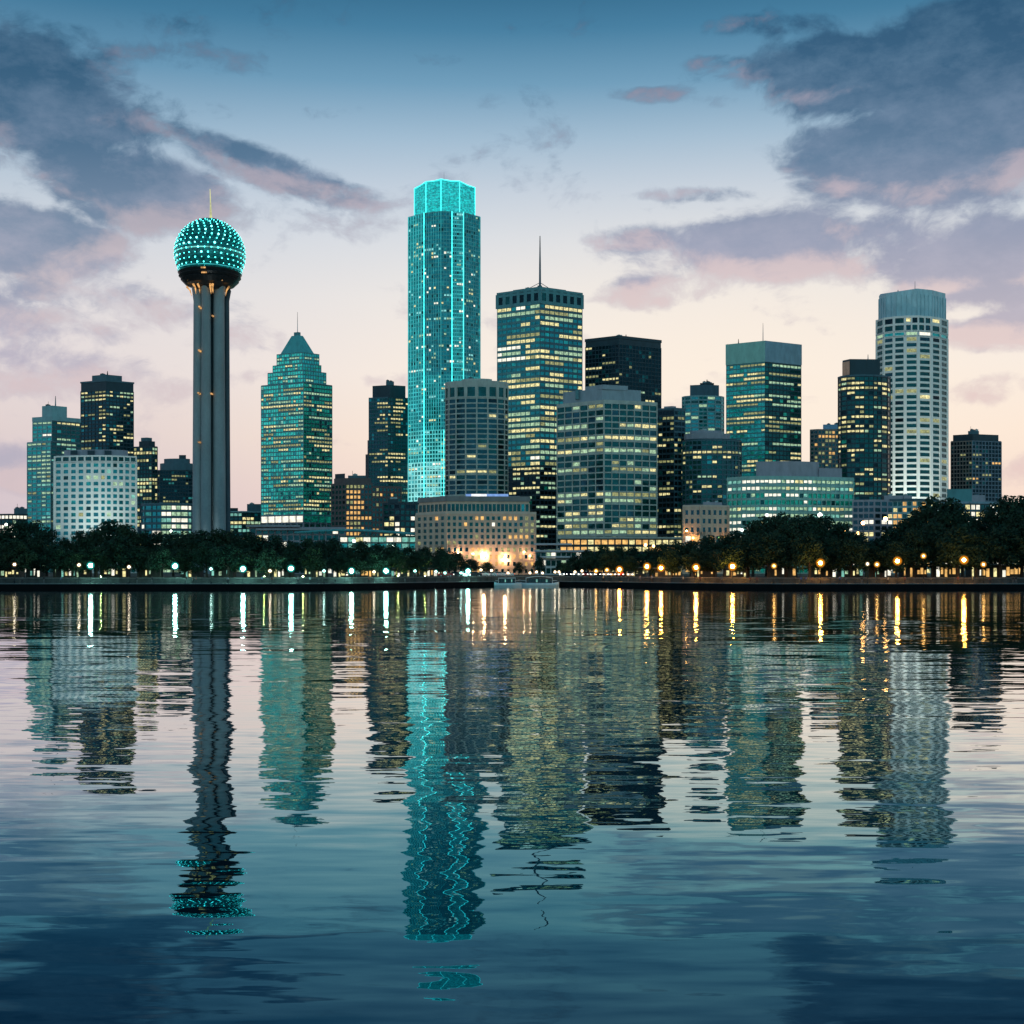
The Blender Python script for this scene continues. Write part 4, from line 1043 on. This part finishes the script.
# ------------------------------------------------------------------ lamps on the promenade
def halo_shell(name, col, k, cover):  # glowing see-through shell added as a halo round the bulb
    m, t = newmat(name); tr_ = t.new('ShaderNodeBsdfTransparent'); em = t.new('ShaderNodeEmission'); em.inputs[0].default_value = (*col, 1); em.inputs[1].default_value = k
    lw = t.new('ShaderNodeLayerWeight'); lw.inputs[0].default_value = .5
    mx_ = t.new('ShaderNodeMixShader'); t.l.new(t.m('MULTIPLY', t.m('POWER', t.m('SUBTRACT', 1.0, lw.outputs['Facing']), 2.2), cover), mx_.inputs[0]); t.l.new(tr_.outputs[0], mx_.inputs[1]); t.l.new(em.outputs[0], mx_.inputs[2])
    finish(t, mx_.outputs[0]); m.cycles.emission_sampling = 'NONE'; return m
def lamp_proto(kind, r, col, strength, fcol, fk, fr_):
    m_ = glow_mat('bulb_' + kind, col, strength, 0, sampled=True); f_ = halo_shell('halo_shell_' + kind, fcol, fk, .85)
    H = 4.2
    p_ = MB(); p_.tube([(0, 0, 0), (0, 0, .5), (0, 0, .55), (0, 0, H - r - .1)], [.16, .13, .07, .05], blackm, 8)
    a_ = MB(); a_.lathe(0, 0, [(.09, H - r - .18), (.16, H - r - .05), (.15, H - r + .05)], blackm, 10)
    g_ = MB(); g_.ball((0, 0, H), r, m_, 12, 8); q_ = MB(); q_.ball((0, 0, H), fr_, f_, 16, 10)  # outer ball is the added halo, not lamp glass
    return [('pole', p_.mesh('pole')), ('collar', a_.mesh('collar')), ('bulb', g_.mesh('bulb')), ('glow_ball', q_.mesh('glow_ball'))]
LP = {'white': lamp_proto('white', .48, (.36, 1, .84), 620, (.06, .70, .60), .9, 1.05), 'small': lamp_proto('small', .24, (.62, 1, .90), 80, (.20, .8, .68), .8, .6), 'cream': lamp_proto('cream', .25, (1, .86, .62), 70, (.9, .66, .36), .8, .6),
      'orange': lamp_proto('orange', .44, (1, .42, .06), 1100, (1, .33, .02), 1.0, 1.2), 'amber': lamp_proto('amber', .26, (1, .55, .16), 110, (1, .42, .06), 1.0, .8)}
ADJ = {'white': 'large blue-white', 'small': 'small greenish', 'cream': 'small cream', 'orange': 'large orange', 'amber': 'small amber'}
lamps = [(14.5, 564.5, 'cream'), (90.5, 565.5, 'white'), (79, 565, 'cream'), (129, 567, 'cream'), (175, 566, 'white'), (211, 569, 'small'), (243, 569, 'white'), (270, 571, 'cream'), (291, 568.5, 'white'), (324, 571, 'small'), (351.5, 571, 'white'), (374, 572, 'cream'), (386, 571, 'white'),
         (415, 571, 'small'), (436, 571.5, 'small'), (445, 573, 'small'), (461, 573, 'small'), (468, 571, 'white'), (481, 570, 'cream'), (491.5, 570.5, 'cream'), (508, 573, 'cream'), (530, 573, 'cream'), (536.5, 572, 'cream'), (542.5, 573, 'cream'), (555, 572, 'cream'), (559, 572, 'cream'),
         (575, 572, 'cream'), (582, 571, 'cream'), (596, 571, 'amber'), (607, 570, 'amber'), (619.5, 569.5, 'orange'), (647, 566.5, 'orange'), (661, 568, 'orange'), (696, 567.5, 'orange'), (732.5, 566.5, 'orange'), (774, 566, 'amber'), (820.5, 563, 'orange'),
         (867.5, 564, 'cream'), (877, 564.5, 'amber'), (897.5, 561, 'orange'), (923.5, 556, 'amber'), (964, 560, 'orange'), (983.5, 564.5, 'amber')]
items = []
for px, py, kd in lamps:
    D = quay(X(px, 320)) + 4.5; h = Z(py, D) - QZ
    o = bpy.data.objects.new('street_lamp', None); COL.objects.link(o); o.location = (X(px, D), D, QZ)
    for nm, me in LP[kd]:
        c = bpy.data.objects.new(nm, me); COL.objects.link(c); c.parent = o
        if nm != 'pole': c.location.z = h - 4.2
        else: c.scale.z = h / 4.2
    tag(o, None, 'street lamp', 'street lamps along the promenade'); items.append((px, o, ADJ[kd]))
name_places(items, 'promenade lamp')

# ------------------------------------------------------------------ lit kiosks under the trees
items = []
def kiosk(px, w_px, off, hh, mset, wallm, adj, seed):
    D = quay(X(px, 330)) + off; rg = random.Random(seed)
    o = empty('park_kiosk', (X(px, D), D, PZ), '', 'kiosk', 'lit kiosks under the park trees'); w = w_px / F * D / 2; x0 = o.location.x
    mb = MB(o.location); mb.box(x0 - w, x0 + w, D, D + 4, PZ, PZ + hh, wallm); mb.build('wall', o)
    mb = MB(o.location); mb.box(x0 - w - .6, x0 + w + .6, D - 1.4, D + 4.4, PZ + hh, PZ + hh + .3, solid('kiosk_roof', (.22, .23, .22))); mb.build('roof', o)
    nb = max(2, round(2 * w / 1.0)); bw = 2 * w / nb
    for i in range(nb):
        if rg.random() < .28: continue
        mm = pickw(rg, mset); mb = MB(o.location); c = x0 - w + (i + .5) * bw; ww = bw * rg.uniform(.18, .42)
        mb.box(c - ww, c + ww, D - .06, D + .02, PZ + rg.choice((.15, .5, .9)), PZ + hh - rg.uniform(.35, 1.3), mm); mb.build('window', o)
    items.append((px, o, adj))
dw = solid('kiosk_wall', (.10, .09, .08))
ms1 = [(warm, 3), (white, 2), (mintw, 2), (pale, 1)]; ms2 = [(amber, 4), (warm, 2), (white, 1)]
for i, (px, w_, off, hh, st) in enumerate([(8, 22, 34, 2.6, 0), (33, 14, 40, 2.8, 0), (70, 34, 30, 3.0, 0), (113, 26, 36, 3.0, 0), (148, 22, 32, 2.8, 0), (190, 20, 36, 2.6, 0), (222, 22, 32, 2.8, 0), (256, 18, 38, 2.8, 0), (281, 22, 33, 2.6, 0), (315, 22, 36, 2.7, 0), (343, 20, 32, 2.6, 0), (372, 22, 36, 2.6, 1), (402, 22, 40, 2.4, 0), (432, 24, 40, 2.4, 1),
                                           (634, 22, 36, 2.6, 1), (668, 26, 34, 2.4, 1), (705, 24, 36, 2.6, 1), (738, 24, 34, 2.4, 1), (783, 26, 36, 3.0, 1), (825, 22, 34, 3.0, 1), (852, 22, 38, 3.0, 0), (880, 22, 34, 3.0, 0), (915, 24, 36, 3.2, 1), (948, 24, 32, 3.2, 1), (984, 26, 36, 3.4, 1), (1012, 20, 34, 3.2, 1)]):
    kiosk(px, w_, off, hh, ms2 if st else ms1, dw, 'amber-lit' if st else 'pale-lit', i)
name_places(items, 'kiosk under trees')
# globe lights standing further back in the park
items = []
def park_light(px, py, D, r, col, nm, adj, strength):
    m_ = glow_mat(nm, col, strength, 0, sampled=True)
    o = empty('park_light', (X(px, D), D, PZ), '', 'park light', 'lights standing deep among the park trees'); z = Z(py, D)
    mb = MB(o.location); mb.tube([(o.location.x, D, PZ), (o.location.x, D, z - r)], [.1, .05], blackm, 6); mb.build('pole', o)
    mb = MB(o.location); mb.ball((o.location.x, D, z), r, m_, 10, 7); mb.build('glow_ball', o); items.append((px, o, adj))
for px, py, D, r in ((645.5, 545, 470, .5), (653.5, 546, 470, .45), (863, 523, 480, .7), (885.5, 519, 500, .85), (858, 533, 460, .5), (846, 530.5, 440, .35), (969.5, 540, 420, .35), (961, 539, 420, .25), (897, 547, 400, .25)):
    park_light(px, py, D, r, (1, .50, .14), 'park_light_orange', 'orange', 30)
for px, py, D, r in ((6, 524.5, 470, .45), (12, 530, 460, .6), (171, 531, 470, .35), (354, 541, 500, .6), (393, 546.5, 480, .5), (820, 515, 470, .8), (800, 533, 440, .35), (767, 515, 470, .5), (742, 530, 460, .5)):
    park_light(px, py, D, r, (.9, 1, .85), 'park_light_white', 'white', 16)
name_places(items, 'pole light among trees')
# spotlit young trees by the path are ordinary trees with a small ground spot below them
items = []
gs = glow_mat('ground_spot', (.75, 1, .25), 420, 0, sampled=True)
for px in (101, 264, 303, 398, 425):
    D = quay(X(px, 320)) + 12; o = empty('ground_spotlight', (X(px, D), D, PZ), '', 'spotlight', 'spotlights in the park lawn')
    mb = MB(o.location); mb.lathe(o.location.x, D, [(.22, PZ), (.26, PZ + .3), (.2, PZ + .34)], blackm, 10); mb.build('housing', o)
    mb = MB(o.location); mb.lathe(o.location.x, D, [(.19, PZ + .35), (.17, PZ + .38)], gs, 10); mb.build('lens', o); items.append((px, o, 'yellow-green'))
name_places(items, 'spotlight in the lawn')

# ------------------------------------------------------------------ people on the promenade
def skinned(name, joints, edges, mats, picker, sub=1):
    me = bpy.data.meshes.new(name); me.from_pydata([j[0] for j in joints], edges, [])
    o = bpy.data.objects.new(name, me); COL.objects.link(o)
    o.modifiers.new('skin', 'SKIN'); o.modifiers.new('sub', 'SUBSURF').levels = sub
    for v, j in zip(me.skin_vertices[0].data, joints): v.radius = (j[1], j[1] * (j[2] if len(j) > 2 else 1)); v.use_root = False
    me.skin_vertices[0].data[0].use_root = True
    dg = bpy.context.evaluated_depsgraph_get(); out = bpy.data.meshes.new_from_object(o.evaluated_get(dg))
    bpy.data.objects.remove(o); bpy.data.meshes.remove(me); out.name = name; out.materials.clear()
    for m_ in mats: out.materials.append(m_)
    for pl in out.polygons: pl.material_index = picker(pl.center); pl.use_smooth = True
    return out
skin_m = solid('skin', (.42, .27, .20), .6, var=.08); hair_m = solid('hair_dark', (.03, .022, .018), .6)
def person_mesh(stride, arm, shirt, trous):
    s = stride
    J = [((0, 0, .95), .13, .75), ((0, .01, 1.18), .12, .75), ((0, .01, 1.40), .15, .6), ((0, 0, 1.50), .055), ((0, -.02, 1.58), .075), ((0, -.03, 1.66), .095, 1.15), ((0, -.02, 1.74), .06),
         ((.09, 0, .88), .095), ((.10, -s * .5, .48), .065), ((.10, -s * .85 + .03, .09), .042), ((.10, -s * .85 - .12, .04), .035),
         ((-.09, 0, .88), .095), ((-.10, s * .45, .48), .065), ((-.10, s + .05, .11), .042), ((-.10, s - .08, .04), .035),
         ((.20, .01, 1.40), .06), ((.25, arm * .5 + .02, 1.14), .045), ((.24, arm - .05, .90), .035), ((.235, arm - .07, .80), .04, .5),
         ((-.20, .01, 1.40), .06), ((-.25, -arm * .5 + .02, 1.14), .045), ((-.24, -arm - .05, .90), .035), ((-.235, -arm - .07, .80), .04, .5)]
    E = [(0, 1), (1, 2), (2, 3), (3, 4), (4, 5), (5, 6), (0, 7), (7, 8), (8, 9), (9, 10), (0, 11), (11, 12), (12, 13), (13, 14), (2, 15), (15, 16), (16, 17), (17, 18), (2, 19), (19, 20), (20, 21), (21, 22)]
    def pk(c):
        if c.z > 1.475: return 0
        if abs(c.x) > .17 and c.z < .93: return 0
        return 1 if c.z > .93 else 2
    return skinned('person', J, E, [skin_m, shirt, trous], pk)
hm = MB(); hm.lathe(0, -.005, [(.105, 1.64), (.118, 1.70), (.10, 1.765), (.05, 1.79), (.002, 1.795)], hair_m, 12); HAIR = hm.mesh('hair')
cl = {'white': solid('cloth_white', (.6, .6, .6), .9), 'dark': solid('cloth_dark', (.03, .03, .04), .9), 'red': solid('cloth_red', (.30, .06, .05), .9), 'blue': solid('cloth_blue', (.12, .18, .42), .9), 'grey': solid('cloth_grey', (.16, .17, .18), .9)}
PM = {}
items = []
rng = random.Random(5)
ppl = [22, 44, 61, 108, 137, 152, 186, 193, 196, 228, 262, 272, 298, 310, 335, 369, 392, 405, 448, 590, 603, 628, 640, 652, 683, 700, 722, 750, 757, 801, 806, 812, 840, 846, 862, 888, 905, 931, 958, 973, 990, 1013, 1016]
for px in ppl:
    sh = rng.choice(list(cl)); st = rng.choice((0, 1)); key = (sh, st)
    if px in (801, 806): key = ('blue', 0)
    if px in (1013, 1016): key = ('dark', 1)
    if key not in PM: PM[key] = person_mesh(.03 if st == 0 else .24, .03 if st == 0 else .2, cl[key[0]], cl['dark'] if key[0] != 'dark' else cl['grey'])
    D = quay(X(px, 320)) + rng.uniform(1.6, 5.6)
    o = bpy.data.objects.new('person', PM[key]); COL.objects.link(o); o.location = (X(px, D), D, QZ); o.rotation_euler = (0, 0, rng.choice((R(90), R(-90), R(0), R(160))) + rng.uniform(-.3, .3))
    k = rng.uniform(.94, 1.06); o.scale = (k, k, k)
    h_ = bpy.data.objects.new('hair', HAIR); COL.objects.link(h_); h_.parent = o
    tag(o, None, 'person', 'people on the promenade'); items.append((px, o, ('walking' if key[1] else 'standing') + ' person in ' + key[0] + ' top'))
name_places(items, '', 'before')

# ------------------------------------------------------------------ parked cars on the quay in the middle
tyre = solid('tyre_rubber', (.02, .02, .02), .9); carglass = glass('car_glass', (.03, .05, .06)); rimm = solid('rim', (.4, .4, .42), .3, .8)
hl_m = glow_mat('car_headlight', (1, .96, .85), 6, 0); tl_m = glow_mat('car_tail_light', (1, .05, .03), 2.5, 0)
def car_meshes(paint):
    body = MB(); prof = [(-2.2, .35), (-2.25, .75), (-2.1, .98), (-1.3, 1.06), (-.75, 1.45), (.75, 1.48), (1.45, 1.08), (2.15, .95), (2.28, .62), (2.2, .32)]
    vs = []
    for y, k in ((-.86, .94), (-.9, 1), (.9, 1), (.86, .94)):
        vs += [(x, y * (.84 if z > 1.2 else 1), z) for x, z in prof]
    n = len(prof); fs = []
    for r_ in range(3):
        for i in range(n): j = (i + 1) % n; fs.append((r_ * n + i, r_ * n + j, (r_ + 1) * n + j, (r_ + 1) * n + i))
    fs += [tuple(range(n))[::-1], tuple(3 * n + i for i in range(n))]
    body.add(vs, fs, paint)
    win = MB()
    for sgn in (-1, 1):
        q = [(-1.1, sgn * .90, 1.08), (-.7, sgn * .79, 1.38), (.68, sgn * .79, 1.40), (1.22, sgn * .90, 1.10)]; win.add(q, [(0, 1, 2, 3)], carglass)
    win.add([(1.43, -.74, 1.11), (1.43, .74, 1.11), (.8, .66, 1.46), (.8, -.66, 1.46)], [(0, 1, 2, 3)], carglass); win.add([(-1.29, -.74, 1.09), (-1.29, .74, 1.09), (-.8, .66, 1.44), (-.8, -.66, 1.44)], [(0, 1, 2, 3)], carglass)
    def wheel(x, y):
        w = MB(); N = 16
        for rr, hw, m_ in ((.32, .11, tyre), (.19, .125, rimm)):
            vs = [(x + rr * math.cos(2 * PI * i / N), y + s_ * hw, .32 + rr * math.sin(2 * PI * i / N)) for s_ in (-1, 1) for i in range(N)]
            w.add(vs, [(i, (i + 1) % N, N + (i + 1) % N, N + i) for i in range(N)] + [tuple(range(N)), tuple(range(N, 2 * N))], m_)
        return w.mesh('wheel')
    out = [('body', body.mesh('body')), ('windows', win.mesh('windows'))]
    out += [('wheel', wheel(x, y)) for x in (-1.35, 1.4) for y in (-.83, .83)]
    for y in (-.62, .62):
        l = MB(); l.box(2.2, 2.28, y - .16, y + .16, .66, .84, hl_m); out.append(('headlight', l.mesh('headlight')))
        l = MB(); l.box(-2.28, -2.18, y - .16, y + .16, .74, .9, tl_m); out.append(('tail_light', l.mesh('tail_light')))
    return [('window' if a == 'windows' else a, m_) for a, m_ in out]
CARS = {'white': car_meshes(solid('car_paint_white', (.72, .73, .74), .25, 0, .05)), 'black': car_meshes(solid('car_paint_black', (.02, .02, .025), .2, .2, .05)), 'silver': car_meshes(solid('car_paint_silver', (.42, .44, .46), .25, .6, .05)), 'red': car_meshes(solid('car_paint_red', (.32, .03, .03), .25, .1, .05))}
items = []; rng = random.Random(9)
for px, c_, rz in ((446, 'red', 0), (455, 'black', 180), (463, 'white', 180), (474, 'black', 200), (482, 'white', 185), (490, 'silver', 180), (498, 'white', 190), (507, 'silver', 180), (562, 'white', -90), (568, 'black', -90), (574, 'silver', -80), (580, 'white', -90), (586, 'red', -95), (592, 'white', -90), (598, 'black', -90), (605, 'white', -85), (612, 'silver', -90), (620, 'red', -90), (630, 'white', -90)):
    D = quay(X(px, 350)) + 10.5 + rng.uniform(0, .8); o = empty('parked_car', (X(px, D), D, PZ), '', 'car', 'cars parked above the quay')
    o.rotation_euler = (0, 0, R(rz + rng.uniform(-4, 4)))
    for nm, me in CARS[c_]:
        c = bpy.data.objects.new(nm, me); COL.objects.link(c); c.parent = o
    items.append((px, o, c_))
name_places(items, 'parked car')

# ------------------------------------------------------------------ tour boat moored in the little bay
hullm = solid('hull_light_blue', (.60, .82, .90), .35, 0, .12); cabm = solid('cabin_white', (.82, .88, .90), .4, 0, .1); hulld = solid('hull_dark', (.03, .05, .07), .4)
def boat(px, D, L, label, arch, hd):
    o = empty('tour_boat', (X(px, D), D, 0), label, 'boat'); o.rotation_euler = (0, 0, hd)
    n = 14; hb = MB(); vs = []; fs = []
    for i in range(n + 1):
        t_ = i / n; x = -L / 2 + L * t_; w = 1.9 * math.sin(PI * min(1, .12 + t_ * .9) ** .8) ** .5 if t_ < 1 else .05
        w = 1.75 * (1 - max(0, (t_ - .6) / .4) ** 2.2) * (1 if t_ > .05 else .9) + .04; sh = 1.15 + .55 * max(0, t_ - .5) ** 2 * 4 * .5 + (.35 * (1 - t_ / .15) if t_ < .15 else 0)
        vs += [(x, -w * .6, -.3), (x, -w, .55), (x, -w, sh), (x, w, sh), (x, w, .55), (x, w * .6, -.3)]
    for i in range(n):
        for k in range(5): fs.append((i * 6 + k, (i + 1) * 6 + k, (i + 1) * 6 + k + 1, i * 6 + k + 1))
    fs += [tuple(range(6)), tuple(n * 6 + k for k in range(6))[::-1]]
    hb.add(vs, fs, hullm, True); hb.build('hull', o)
    db = MB(); db.box(-L * .46, L * .34, -1.5, 1.5, 1.0, 1.12, cabm); db.build('deck', o)
    cb = MB(); cb.box(-L * .30, L * .22, -1.25, 1.25, 1.12, 2.5, hulld); cb.build('cabin', o)
    for i in range(9):
        for s_ in (-1, 1):
            x = -L * .30 + L * .52 * (i + .5) / 9; wb = MB(); wb.box(x - L * .02, x + L * .02, s_ * 1.26 - .02, s_ * 1.26 + .02, 1.45, 2.25, mintw if (i * 7 + s_) % 4 == 0 else carglass); wb.build('window', o)
    rb = MB(); N = 12; vs = []; fs = []
    for i in range(N + 1):
        t_ = i / N; x = -L * .36 + L * .64 * t_; z = 2.55 + (arch * math.sin(PI * t_) if arch else .05 * t_)
        vs += [(x, -1.6, z), (x, 1.6, z), (x, 1.6, z + .16), (x, -1.6, z + .16)]
    for i in range(N):
        for k in range(4): fs.append((i * 4 + k, (i + 1) * 4 + k, (i + 1) * 4 + (k + 1) % 4, i * 4 + (k + 1) % 4))
    fs += [(0, 1, 2, 3), (N * 4 + 3, N * 4 + 2, N * 4 + 1, N * 4)]
    rb.add(vs, fs, cabm); rb.build('roof', o)
    pb = MB()
    for x in (-L * .35, L * .27): 
        for s_ in (-1.5, 1.5): pb.tube([(x, s_, 1.1), (x, s_, 2.6)], .06, cabm, 5)
    for s_ in (-1.55, 1.55): pb.tube([(L * .26, s_, 1.9), (L * .36, s_ * .8, 1.95), (L * .45, s_ * .3, 2.1)], .04, cabm, 5); pb.tube([(-L * .46, s_, 1.9), (-L * .36, s_, 1.9)], .04, cabm, 5)
    pb.build('railing', o)
boat(537.5, quay(X(537, 350)) - 4.0, 12.5, 'light blue tour boat with arched roof moored at the quay in the middle', .5, R(180))
boat(508, quay(X(508, 350)) - 4.5, 8.0, 'smaller flat-roofed blue boat moored just left of the arched tour boat', 0, R(0))
